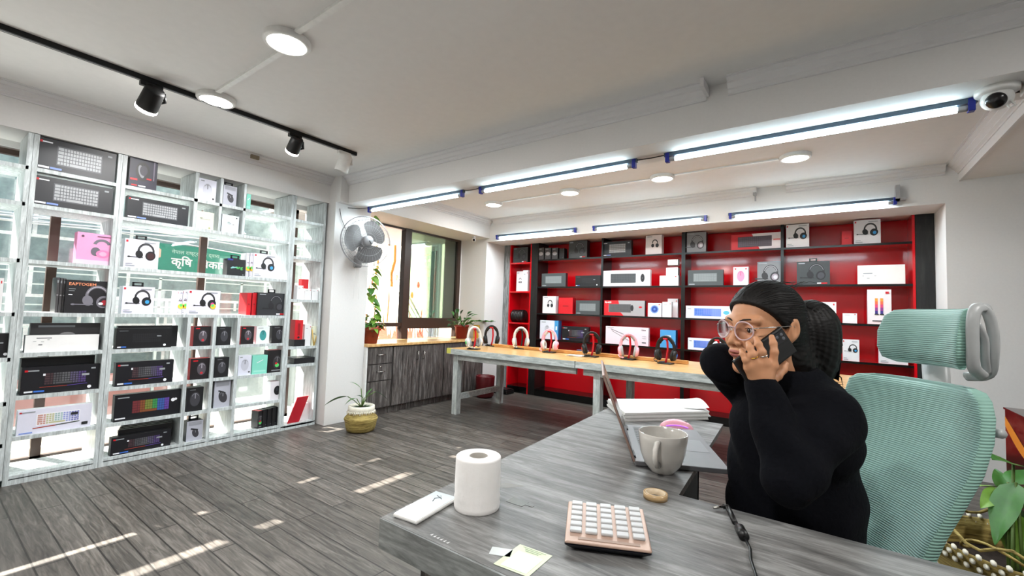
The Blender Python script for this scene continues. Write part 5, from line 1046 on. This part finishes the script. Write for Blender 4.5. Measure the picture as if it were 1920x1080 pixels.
ribs(M_MINT, 55, .7, (0, 0, 0)); M_MINTS = mat('mint_mesh_side', (.55, .71, .66), .8, noise=.05, scale=12); ribs(M_MINTS, 40, .5, (0, 0, 0))
M_CHF = mat('chair_grey_frame', (.66, .67, .67), .4)
WX = Vector((-.6, .8, 0)); NX = Vector((-.8, -.6, 0)); NT = Vector((.367, 1.62, 0))
BC = NT+WX*.225                                     # middle of the backrest at its top, on the floor plan
ch = empty('office_chair', (BC.x-.02, BC.y-.03, 0)); tag(ch, 'mint green mesh office chair with headrest behind the seated person', 'chair'); CO = ch.location
def cpt(w, n, z): return BC+WX*w+NX*n+Vector((0, 0, z))-CO     # w along the width (far +), n forwards
prof = [(1.085, -.035, .150), (1.078, -.015, .188), (1.06, -.005, .210), (1.02, .0, .222), (.96, .012, .228), (.88, .045, .232), (.80, .085, .225), (.72, .125, .215), (.66, .15, .21), (.60, .165, .20), (.56, .17, .19), (.545, .165, .16)]
def loft(prof, th, bow, K=40, name='backrest', m1=M_MINT, m2=M_MINTS, wrap=.06):
    vs = []; 
    for i, (z, n, hw) in enumerate(prof):
        t = th*(.5 if i in (0, len(prof)-1) else 1)
        for k in range(K):
            a = 2*PI*k/K; c, s = math.cos(a), math.sin(a); u = math.copysign(abs(c)**.45, c); v = math.copysign(abs(s)**.6, s)
            vs.append(cpt(-u*hw, n+bow*u*u+v*t*(.5+.9*abs(u)**4)*.5, z))
    n = len(prof); f1 = []; f2 = []
    for i in range(n-1):
        for k in range(K):
            q = (k+1) % K; f = (i*K+k, i*K+q, (i+1)*K+q, (i+1)*K+k); c = abs(math.cos(2*PI*(k+.5)/K)); (f2 if c > .93 else f1).append(f)
    mb = MB(); mb.add(vs, f1+[tuple(range(K)), tuple((n-1)*K+k for k in range(K))[::-1]], m1, True); nn = len(mb.v); mb.add(vs, f2, m2, True)
    return mb.build(name, ch, weld=True)
loft(prof, .06, .035)
sp_ = MB().tube([cpt(0, -.05, 1.16), cpt(0, -.06, 1.0), cpt(0, -.03, .85), cpt(0, .04, .65), cpt(0, .08, .47)], .022, M_CHF, 12, flat=1.6)
for s in (-1, 1): sp_.tube([cpt(0, -.05, .98), cpt(s*.12, -.045, .97), cpt(s*.2, -.02, .98)], .012, M_CHF, 8).tube([cpt(0, .05, .64), cpt(s*.12, .09, .62), cpt(s*.18, .13, .62)], .012, M_CHF, 8)
sp_.build('back_frame', ch)
HS = -.050
hp = [(1.300, -.045, .09), (1.295, -.02, .108), (1.277, .0, .120), (1.23, .018, .126), (1.18, .022, .124), (1.148, .012, .117), (1.134, -.01, .095)]
_c0 = cpt
def cpt(w, n, z): return _c0(w+HS, n, z)
loft(hp, .045, .03, 36, 'headrest')
hf_ = MB()
def arcn(pts, k=5):
    out = []; n = len(pts)
    for i in range(n-1):
        p0, p1, p2, p3 = pts[max(i-1, 0)], pts[i], pts[i+1], pts[min(i+2, n-1)]
        for t in np.linspace(0, 1, k+1)[:-1]: out.append(.5*((2*p1)+(p2-p0)*t+(2*p0-5*p1+4*p2-p3)*t*t+(3*p1-p0-3*p2+p3)*t**3))
    return out+[pts[-1]]
for s in (-1,):
    e = arcn([cpt(s*0.122, .0, 1.304), cpt(s*0.130, -.012, 1.29), cpt(s*0.134, -.022, 1.24), cpt(s*0.128, -.028, 1.18), cpt(s*0.105, -.04, 1.125), cpt(s*0.040, -.05, 1.11)])
    hf_.tube(e, .008, M_CHF, 10, flat=1.6)
    hf_.tube(arcn([cpt(s*0.125, -.02, 1.302), cpt(s*0.131, .015, 1.300), cpt(s*0.135, .032, 1.27), cpt(s*0.135, .034, 1.20), cpt(s*0.128, .025, 1.145), cpt(s*0.110, -.02, 1.118)]), .008, M_CHF, 8, flat=1.8)
    hf_.tube(arcn([cpt(s*0.131, .02, 1.26), cpt(s*0.132, .0, 1.22), cpt(s*0.124, -.01, 1.17), cpt(s*0.110, -.03, 1.13)]), .007, M_CHF, 8, flat=1.5)
hf_.build('headrest_frame', ch)
cpt = _c0
sq = lambda Q: smax(np.abs(Q[:, 2])-.035, smax(np.abs(Q[:, 0])-.23, np.abs(Q[:, 1])-.235, .12), .05)
seatM = Matrix.Translation(cpt(0, .36, .44)) @ Matrix.Rotation(math.atan2(NX.y, NX.x), 4, 'Z')
sdf_obj('seat', sq, (-.26, -.26, -.06), (.26, .26, .06), .012, [M_MINTS], ch, X=seatM)
bs_ = cpt(0, .34, 0)
MB().cyl(bs_+Vector((0, 0, .10)), bs_+Vector((0, 0, .40)), .025, M_BLK, 16).box(bs_.x-.08, bs_.x+.08, bs_.y-.08, bs_.y+.08, .37, .405, M_BLK, .01).build('gas_column', ch)
for i in range(5):
    a = 2*PI*i/5+.9; d = Vector((math.cos(a), math.sin(a), 0)); tipp = bs_+d*.29
    MB().tube([bs_+Vector((0, 0, .115)), bs_+d*.15+Vector((0, 0, .10)), tipp+Vector((0, 0, .075))], .02, M_CHF, 10, rs=[.026, .02, .014]).build('base_leg', ch)
    sd = Vector((-d.y, d.x, 0)); MB().cyl(tipp+sd*.022+Vector((0, 0, .029)), tipp-sd*.022+Vector((0, 0, .029)), .028, M_BLK, 18).build('caster', ch)
# ================================================================ the person
M_SKIN = mat('skin', (.79, .57, .425), .5, noise=.05, scale=14, spec=.4); M_SKIN.node_tree.nodes['Principled BSDF'].inputs['Subsurface Weight'].default_value = .08; M_SKIN.node_tree.nodes['Principled BSDF'].inputs['Subsurface Radius'].default_value = (.01, .004, .002)
M_LIP = mat('lips', (.66, .37, .33), .4); M_NAIL = mat('nails', (.86, .66, .58), .25)
M_HAIR = mat('black_hair', (.05, .038, .034), .58, noise=.4, scale=8, spec=.28); M_SWT = mat('navy_sweater', (.03, .035, .06), .95, noise=.15, scale=90, bump=.5, spec=.15); M_TRS = mat('black_trousers', (.03, .03, .035), .9, bump=.2); M_SHOE = mat('dark_shoes', (.06, .06, .06), .5)
HY = math.radians(19); TC = -FWD
HF = (-RGT*math.cos(HY)+TC*math.sin(HY)).normalized(); HU = UPV.copy(); HL = HU.cross(HF)
HC = P(1431, 616, 1.19)
HM = Matrix(((HF.x, HL.x, HU.x, HC.x), (HF.y, HL.y, HU.y, HC.y), (HF.z, HL.z, HU.z, HC.z), (0, 0, 0, 1)))
def head_sdf(Q):
    Q = Q.copy(); S_ = Q.copy(); S_[:, 1] = np.abs(S_[:, 1])
    d = sd_ell(Q, (-.008, 0, .030), (.094, .070, .086))
    d = smin(d, sd_ell(Q, (.028, 0, -.030), (.060, .056, .080)), .03)
    d = smin(d, sd_cap(S_, (.0, .048, -.058), (.068, .010, -.100), .022, .016), .03)
    d = smin(d, sd_ell(Q, (.074, 0, -.100), (.017, .020, .016)), .018)
    d = smin(d, sd_ell(S_, (.056, .038, -.030), (.030, .022, .026)), .02)
    d = smin(d, sd_cap(S_, (.086, .004, .024), (.074, .046, .026), .010, .009), .014)
    eye = sd_ell(S_, (.092, .033, .002), (.017, .019, .013)); d = smax(d, -eye, .012)
    ball = np.linalg.norm(S_-np.array([.0735, .0325, .001]), axis=1)-.0142
    lid = np.maximum(ball, -(sd_ell(S_, (.090, .0325, -.0005), (.012, .0125, .0048)))); d = smin(d, lid, .004)
    d = smin(d, sd_cap(Q, (.090, 0, .014), (.108, 0, -.026), .0066, .0080), .012)
    d = smin(d, sd_ell(Q, (.1085, 0, -.030), (.0090, .0090, .0080)), .006)
    d = smin(d, sd_ell(S_, (.099, .0125, -.035), (.0115, .0065, .0075)), .006)
    d = smax(d, -sd_ell(S_, (.107, .007, -.043), (.006, .0035, .004)), .002)
    d = smin(d, sd_ell(Q, (.086, 0, -.060), (.020, .028, .016)), .014)
    d = smin(d, sd_ell(Q, (.0955, 0, -.0570), (.0080, .018, .0042)), .004)
    d = smin(d, sd_ell(Q, (.0935, 0, -.0670), (.0082, .016, .0048)), .004)
    d = smax(d, -sd_ell(Q, (.106, 0, -.0620), (.012, .017, .0013)), .0025)
    ear = smin(sd_ell(S_, (-.014, .080, .006), (.017, .008, .029)), sd_ell(S_, (-.006, .074, -.018), (.010, .009, .016)), .008); ear = smin(ear, sd_cap(S_, (-.012, .06, 0), (-.014, .076, 0), .012), .008)
    ear = smax(ear, -sd_ell(S_, (-.010, .089, .004), (.010, .006, .019)), .003); d = smin(d, ear, .006)
    d = smin(d, sd_cap(Q, (-.022, 0, -.06), (-.050, 0, -.20), .050, .056), .025)
    return d
def head_pick(c):
    k = np.zeros(len(c), int); S_ = np.abs(c[:, 1])
    up = (np.abs(c[:, 2]+.0570) < .0040*np.sqrt(np.clip(1-(S_/.021)**2, 0, 1))) & (c[:, 0] > .088); lo = (np.abs(c[:, 2]+.0672) < .0046*np.sqrt(np.clip(1-(S_/.019)**2, 0, 1))) & (c[:, 0] > .088)
    k[up | lo] = 1; return k
# hands: chains of joints in the place where the photo shows them
def PV(x, y, d): return np.array(P(x, y, d))
LH = dict(wrist=PV(1426, 722, 1.068), index=[(1449, 686, 1.052), (1452, 660, 1.048), (1450, 644, 1.054), (1447, 632, 1.064)], middle=[(1433, 681, 1.049), (1429, 660, 1.043), (1422, 645, 1.051), (1418, 635, 1.066)],
          ring=[(1417, 682, 1.050), (1412, 665, 1.044), (1406, 652, 1.052), (1403, 644, 1.066)], little=[(1404, 689, 1.054), (1398, 675, 1.049), (1393, 664, 1.056), (1390, 657, 1.068)], thumb=[(1442, 716, 1.068), (1457, 704, 1.078), (1467, 693, 1.088), (1472, 683, 1.094)])
RAD = dict(index=(.0100, .0088, .0081, .0069), middle=(.0100, .0088, .0080, .0069), ring=(.0095, .0084, .0076, .0066), little=(.0088, .0075, .0068, .0058), thumb=(.0135, .0115, .0105, .009))
def hand_sdf(Q, H, RD):
    w = H['wrist']; d = None
    for f in ('index', 'middle', 'ring', 'little'):
        k = PV(*H[f][0]) if not isinstance(H[f][0], np.ndarray) else H[f][0]; mid = w*.78+k*.22
        e = sd_cap(Q, mid, k, .0165, .0125); d = e if d is None else smin(d, e, .016)
    d = smin(d, sd_cap(Q, w, w*.7+(PV(*H['middle'][0]) if not isinstance(H['middle'][0], np.ndarray) else H['middle'][0])*.3, .0225, .021), .02)
    for f in ('index', 'middle', 'ring', 'little', 'thumb'):
        pts = [PV(*q) if not isinstance(q, np.ndarray) else q for q in H[f]]; r = RD[f]
        fd = sd_cap(Q, pts[0], pts[1], r[0], r[1]); 
        for i in (1, 2): fd = smin(fd, sd_cap(Q, pts[i], pts[i+1], r[i], r[i+1]), .003)
        for i in (1, 2): fd = smin(fd, np.linalg.norm(Q-pts[i], axis=1)-r[i]*1.06, .003)
        d = smin(d, fd, .007)
    return d
SHN, SHF = PV(1546, 784, 1.075), PV(1458, 770, 1.37)
ELN, ELF = PV(1484, 893, .985), PV(1354, 682, 1.29)
WRN, WRF = LH['wrist'], PV(1492, 668, 1.285)
HIP = np.array([-.03, 1.46, .555]); BF = np.array([-.80, -.60, 0]); BL = np.array([.60, -.80, 0])          # to the person's left
KN = [HIP+s*.09*BL+.40*BF+np.array([0, 0, .02]) for s in (1, -1)]; HPJ = [HIP+s*.09*BL for s in (1, -1)]
AN = [k+np.array([.03, .05, -.49]) for k in KN]; TOE = [a+.16*BF+np.array([0, 0, -.035]) for a in AN]
def body_sdf(Q):
    d = sd_cap(Q, PV(1500, 740, 1.18), PV(1510, 800, 1.19), .05, .10)
    d = smin(d, sd_cap(Q, PV(1512, 800, 1.19), PV(1490, 1000, 1.19), .11, .115), .05); d = smin(d, sd_cap(Q, PV(1490, 1000, 1.19), HIP, .115, .12), .05)
    d = smin(d, sd_cap(Q, SHN, SHF, .05), .05)
    for a, b, c in ((SHN, ELN, WRN), (SHF, ELF, WRF)):
        d = smin(d, sd_cap(Q, a, b, .046, .036), .02); d = smin(d, sd_cap(Q, b, c, .036, .024), .01)
    for i in (0, 1):
        d = smin(d, sd_cap(Q, HPJ[i], KN[i], .075, .052), .03); d = smin(d, sd_cap(Q, KN[i], AN[i], .050, .032), .01); d = smin(d, sd_cap(Q, AN[i], TOE[i], .032, .024), .01)
    return d
def joined(parts, name, mats):
    vs = []; fs = []; mi = []
    for me, off in parts:
        n = len(vs); vs += [v.co[:] for v in me.vertices]; 
        for p in me.polygons: fs.append(tuple(i+n for i in p.vertices)); mi.append(off+p.material_index)
        bpy.data.meshes.remove(me)
    me = bpy.data.meshes.new(name); me.from_pydata(vs, [], fs)
    for m in mats: me.materials.append(m)
    me.polygons.foreach_set('material_index', mi); me.polygons.foreach_set('use_smooth', [True]*len(mi)); me.update(); return link(name, me)
hm = sdf_obj('_mesh', head_sdf, (-.115, -.095, -.20), (.135, .095, .125), .0023, [M_SKIN, M_LIP], pick=head_pick, smooth=1, X=HM)
hw = LH['wrist']; lh = sdf_obj('_mesh', lambda Q: smin(hand_sdf(Q, LH, RAD), sd_cap(Q, LH['wrist'], ELN*.3+LH['wrist']*.7, .0235, .03), .015), hw-np.array([.11, .11, .08]), hw+np.array([.11, .11, .16]), .0026, [M_SKIN], smooth=1)
# right hand resting behind the neck
rw = WRF; rd = (np.array(CAM)-rw)/np.linalg.norm(np.array(CAM)-rw)-np.array(RGT)*.08; rd /= np.linalg.norm(rd); ru = np.cross(rd, np.array(HU)); ru = np.array(HU)*1.0
def rf(o, l): b = rw+rd*.075+ru*o; return [b, b+rd*l*.45, b+rd*l*.75+np.array(TC)*.01, b+rd*l+np.array(TC)*.022]
RHD = dict(wrist=rw, index=rf(.026, .07), middle=rf(.009, .078), ring=rf(-.009, .072), little=rf(-.026, .056), thumb=[rw+rd*.02+ru*.02, rw+rd*.045+ru*.045, rw+rd*.068+ru*.055, rw+rd*.085+ru*.058])
rh = sdf_obj('_mesh', lambda Q: hand_sdf(Q, RHD, RAD), rw-.12, rw+.20, .0035, [M_SKIN], smooth=1)
bd = sdf_obj('_mesh', body_sdf, (-.62, .85, -.02), (.25, 1.95, 1.25), .013, [M_SKIN], smooth=1)
person = joined([(hm, 0), (lh, 0), (rh, 0), (bd, 0)], 'person', [M_SKIN, M_LIP])
tag(person, 'person in a dark navy sweater and round glasses holding a black phone to the ear', 'person')
# eyes and brows
for s, nm in ((1, 'eye'), (-1, 'eye')):
    e = MB(); c = HM @ Vector((.0735, s*.0325, .001)); look = Vector((.93, -.1, -.12)).normalized()
    R3 = HM.to_3x3().to_4x4(); Q_ = Matrix.Translation(c) @ R3 @ look.to_track_quat('Z', 'Y').to_matrix().to_4x4()
    e.ell((0, 0, 0), (.0132, .0132, .0132), ink(225, 218, 212, .2), 24, 16, Q_); e.lathe([(0, .01345), (.0058, .0124), (.006, .0118)], ink(48, 28, 20, .15), 20, Q_, cap=False); e.lathe([(0, .0138), (.0026, .0134), (.003, .0128)], ink(8, 8, 8, .1), 14, Q_, cap=False)
    e.build('eye', person)
    MB().tube([HM @ Vector(v) for v in ((.0960, s*.012, .0235), (.0935, s*.022, .0275), (.0865, s*.036, .0290), (.0745, s*.050, .0245))], .0030, M_HAIR, 6, rs=[.0014, .0024, .0022, .0008], flat=.7).build('eyebrow', person)
    MB().tube([HM @ Vector(v) for v in ((.0865, s*.021, .0035), (.0885, s*.031, .0070), (.0845, s*.042, .0045), (.079, s*.048, .001))], .0010, M_HAIR, 5).build('eyelashes', person)
# hair
def hair_sdf(Q):
    S_ = Q.copy(); S_[:, 1] = np.abs(S_[:, 1]); x, z = Q[:, 0], Q[:, 2]
    cap = sd_ell(Q, (-.012, 0, .034), (.106, .083, .096))
    g = np.interp(x, [-.05, -.034, -.026, -.012, .008, .022, .045, .068, .09, .11], [-.085, -.05, .010, .016, .004, .020, .044, .064, .076, .09])
    cap = smax(cap, (g-z)*.8, .006)
    tie = np.array([-.118, 0, .030]); r = Q-tie; ang = np.arctan2(r[:, 1], r[:, 2])
    mass = sd_ell(Q, (-.178, .0, -.012), (.082, .066, .086)); mass = smin(mass, sd_ell(Q, (-.200, -.0, -.090), (.058, .054, .080)), .04)
    nape = smin(sd_cap(Q, (-.075, 0, -.02), (-.125, 0, -.10), .056, .045), sd_cap(Q, (-.07, 0, -.08), (-.11, 0, -.13), .052, .04), .03)
    d = smin(cap, nape, .03); d = smin(d, mass, .018)
    d = d+.0006*np.sin(ang*58+6*np.sin(x*30))+.0005*np.sin(ang*97+x*60)+.0007*np.sin(np.arctan2(Q[:, 1], Q[:, 0]+.15)*23+z*40)*(x < -.1)
    return d
sdf_obj('hair', hair_sdf, (-.30, -.105, -.21), (.12, .105, .145), .0031, [M_HAIR], person, smooth=0, X=HM)
ws = MB(); random.seed(9)
for i in range(26):
    a = Vector((-.20+random.uniform(-.03, .03), random.uniform(-.03, .03), -.12)); e = Vector((-.215-random.uniform(0, .05), a.y+random.uniform(-.02, .02), -.17-random.uniform(0, .05)))
    m = a.lerp(e, .5)+Vector((random.uniform(-.02, .01), 0, 0)); ws.tube([HM @ a, HM @ m, HM @ e], .0015, M_HAIR, 4, rs=[.0022, .0016, .0004])
for i in range(16):
    a = Vector((.03-.012*i, .05, .09+random.uniform(-.01, .02))); ws.tube([HM @ Vector((.062-.01*i, random.uniform(-.04, .04), .108+random.uniform(-.006, .004)-.002*abs(i-6))), HM @ Vector((.03-.012*i, random.uniform(-.04, .04), .128)), HM @ Vector((-.02-.01*i, random.uniform(-.04, .04), .124))], .0006, M_HAIR, 4)
for i in range(4): ws.tube([HM @ Vector((-.215, .02, -.13)), HM @ Vector((-.25, .02, -.160-.004*i)), HM @ Vector((-.285-.006*i, .015, -.163-.008*i))], .0014, M_HAIR, 4, rs=[.002, .0014, .0004])
def gline(x): return float(np.interp(x, [-.05, -.034, -.026, -.012, .008, .022, .045, .068, .09, .11], [-.085, -.05, .010, .016, .004, .020, .044, .064, .076, .09]))
for i in range(190):
    th = random.uniform(-1.9, 1.9); pts = []; w0 = random.uniform(.0002, .0012); x0 = random.uniform(-.02, .092)
    for x in np.linspace(x0, -.105, 9):
        k = math.sqrt(max(0, 1-((x+.012)/.106)**2)); p = Vector((x, .083*k*math.sin(th), .034+.096*k*math.cos(th)))
        if p.z < gline(x)+.003: continue
        n = Vector((0, math.sin(th), math.cos(th))); pts.append(HM @ (p+n*w0))
    if len(pts) > 3: ws.tube(pts, .0011, M_HAIR, 4, rs=[.0005]+[.0012]*(len(pts)-2)+[.0006])
for i in range(90):
    y = random.uniform(-.055, .055); k = math.sqrt(1-(y/.063)**2); pts = []; w0 = 1+random.uniform(.0, .025)
    for f in np.linspace(1.0, 3.3, 8): pts.append(HM @ Vector((-.178+.082*k*w0*math.cos(f), y, -.012+.087*k*w0*math.sin(f))))
    pts.append(HM @ Vector((-.200-.056*k, y*.9, -.095))); pts.append(HM @ Vector((-.205-.044*k, y*.8, -.15)))
    ws.tube(pts, .0012, M_HAIR, 4)
ws.build('loose_strands', person)['kind'] = 'stuff'
# glasses
M_CLR = mat('clear_pink_acetate', (.90, .78, .80), .12, alpha=.75, coat=1)
gl = MB(); 
for s in (-1, 1): gl.tube([HM @ Vector((.1085-.16*abs(.0245*math.cos(a))*(1 if s*math.cos(a)*s > 0 else 0)-.006*(math.cos(a) > 0)*math.cos(a), s*(.0335+.0245*math.cos(a)), .000+.0235*math.sin(a))) for a in np.linspace(0, 2*PI, 33)[:-1]], .0019, M_CLR, 8, closed=True)
gl.tube([HM @ Vector((.110, -.010, .006)), HM @ Vector((.114, 0, .010)), HM @ Vector((.110, .010, .006))], .0018, M_CLR, 8)
for s in (-1, 1): gl.tube([HM @ Vector(v) for v in ((.101, s*.058, .008), (.085, s*.0725, .010), (.04, s*.080, .012), (-.008, s*.083, .014), (-.022, s*.080, -.006))], .0014, M_CHR, 6)
gf = gl.build('glasses', person)
for s in (-1, 1): MB().lathe([(0, 0), (.024, 0)], glass('spectacle_lens', (.97, .95, .97), .0) if s < 0 else MATS['spectacle_lens'], 28, HM @ Matrix.Translation((.1065, s*.0335, 0)) @ Matrix.Rotation(PI/2, 4, 'Y') @ Matrix.Rotation(-s*.12, 4, 'X'), smooth=False, cap=False).build('lens', gf)
# rings and nails
def ring_at(a, b, t, r, m, nm):
    a = Vector(PV(*a)); b = Vector(PV(*b)); d = (b-a).normalized(); c = a.lerp(b, t); q = Matrix.Translation(c) @ d.to_track_quat('Z', 'Y').to_matrix().to_4x4()
    MB().lathe([(r, -.0016), (r+.0013, -.0008), (r+.0013, .0008), (r, .0016)], m, 28, q, cap=False).build(nm, person)
GOLD = mat('gold', (.90, .70, .30), .2, metal=1)
ring_at(LH['ring'][0], LH['ring'][1], .80, .0090, GOLD, 'gold_ring'); ring_at(LH['middle'][0], LH['middle'][1], .72, .0096, M_CHR, 'silver_ring')
# sweater, trousers, shoes
def sweater(Q):
    d = sd_cap(Q, PV(1506, 762, 1.18), PV(1504, 815, 1.19), .090, .12)
    d = smin(d, sd_cap(Q, PV(1492, 825, 1.22), PV(1490, 940, 1.22), .135, .146), .06); d = smin(d, sd_cap(Q, PV(1490, 940, 1.22), PV(1486, 1040, 1.22), .146, .145), .06); d = smin(d, sd_cap(Q, PV(1436, 795, 1.22), PV(1452, 990, 1.22), .088, .098), .06)
    d = smin(d, sd_cap(Q, SHN, SHF, .074), .07)
    for a, b, c, r in ((SHN, ELN, WRN, 1.0), (SHF, ELF, WRF, .97)):
        d = smin(d, sd_cap(Q, a, b, .078*r, .060*r), .03); c2 = c*.90+b*.10; d = smin(d, sd_cap(Q, b, c2, .061*r, .043*r), .015)
        ax = (c-b)/np.linalg.norm(c-b); d = smin(d, sd_cap(Q, c2-ax*.02, c2+ax*.02, .036), .008)
    p = PV(1478, 720, 1.165); d = smax(d, -sd_cap(Q, PV(1476, 680, 1.18), PV(1482, 730, 1.185), .052), .01)
    d = smin(d, np.abs(np.linalg.norm((Q-PV(1478, 708, 1.185))-((Q-PV(1478, 708, 1.185)) @ np.array([0, 0, 1]))[:, None]*np.array([0, 0, 1]), axis=1)-.066)+np.maximum(np.abs(Q[:, 2]-PV(1478, 708, 1.185)[2])-.02, 0)-.010, .02)
    f = .0045*np.sin(Q[:, 2]*46+Q[:, 0]*30+3*np.sin(Q[:, 1]*16))+.002*np.sin(Q[:, 0]*55-Q[:, 1]*41+Q[:, 2]*22)
    return d+f*.9
sdf_obj('sweater', sweater, (-.56, .80, .50), (.36, 1.95, 1.26), .0085, [M_SWT], person, smooth=2)
def trousers(Q):
    d = sd_cap(Q, PV(1490, 1030, 1.19), HIP, .13, .135)
    for i in (0, 1): d = smin(d, sd_cap(Q, HPJ[i], KN[i], .088, .066), .03); d = smin(d, sd_cap(Q, KN[i], AN[i]+np.array([0, 0, .03]), .064, .048), .01)
    return d+.003*np.sin(Q[:, 2]*60+Q[:, 1]*50)
sdf_obj('trousers', trousers, (-.62, .80, .05), (.25, 1.75, .80), .012, [M_TRS], person)
for i in (0, 1): sdf_obj('shoe', lambda Q: smax(smin(sd_cap(Q, AN[i]-.03*BF+np.array([0, 0, -.01]), TOE[i]+.03*BF, .045, .036), sd_cap(Q, AN[i], AN[i]+np.array([0, 0, .03]), .04), .02), .002-Q[:, 2], .006), (-.7, .7, -.01), (.1, 1.4, .15), .009, [M_SHOE], person)
# the phone in the hand
pc = [P(1460, 615, 1.092), P(1500, 653, 1.094), P(1408, 722, 1.066), P(1369, 683, 1.066)]
px_ = ((pc[0]+pc[1])/2-(pc[2]+pc[3])/2).normalized(); py_ = ((pc[1]+pc[2])/2-(pc[0]+pc[3])/2); py_ -= px_*py_.dot(px_); py_.normalize(); pz_ = px_.cross(py_)
pcn = (pc[0]+pc[1]+pc[2]+pc[3])/4; PM = Matrix(((px_.x, py_.x, pz_.x, pcn.x), (px_.y, py_.y, pz_.y, pcn.y), (px_.z, py_.z, pz_.z, pcn.z), (0, 0, 0, 1)))
tc_ = 1 if pz_.dot(TC) > 0 else -1
hp_ = empty('black_phone', (0, 0, 0)); hp_.matrix_world = PM; tag(hp_, 'black phone held to the ear by the seated person', 'phone')
MB().box(-.079, .079, -.037, .037, -.0045, .0045, M_BLK, .004).build('body', hp_)
MB().box(-.0785, .0785, -.0365, .0365, min(-tc_*.0044, -tc_*.0050), max(-tc_*.0044, -tc_*.0050), M_BLKG).build('screen', hp_)
cm_ = MB().box(.040, .072, -.030, -.004, min(tc_*.0044, tc_*.0062), max(tc_*.0044, tc_*.0062), ink(24, 24, 28, .15))
for x, y in ((.064, -.022), (.064, -.011), (.050, -.022)): cm_.lathe([(0, tc_*.0064), (.0042, tc_*.0068), (.0045, tc_*.0060)], ink(90, 92, 98, .1), 16, Matrix.Translation((x, y, 0)), cap=False)
cm_.build('camera_module', hp_)
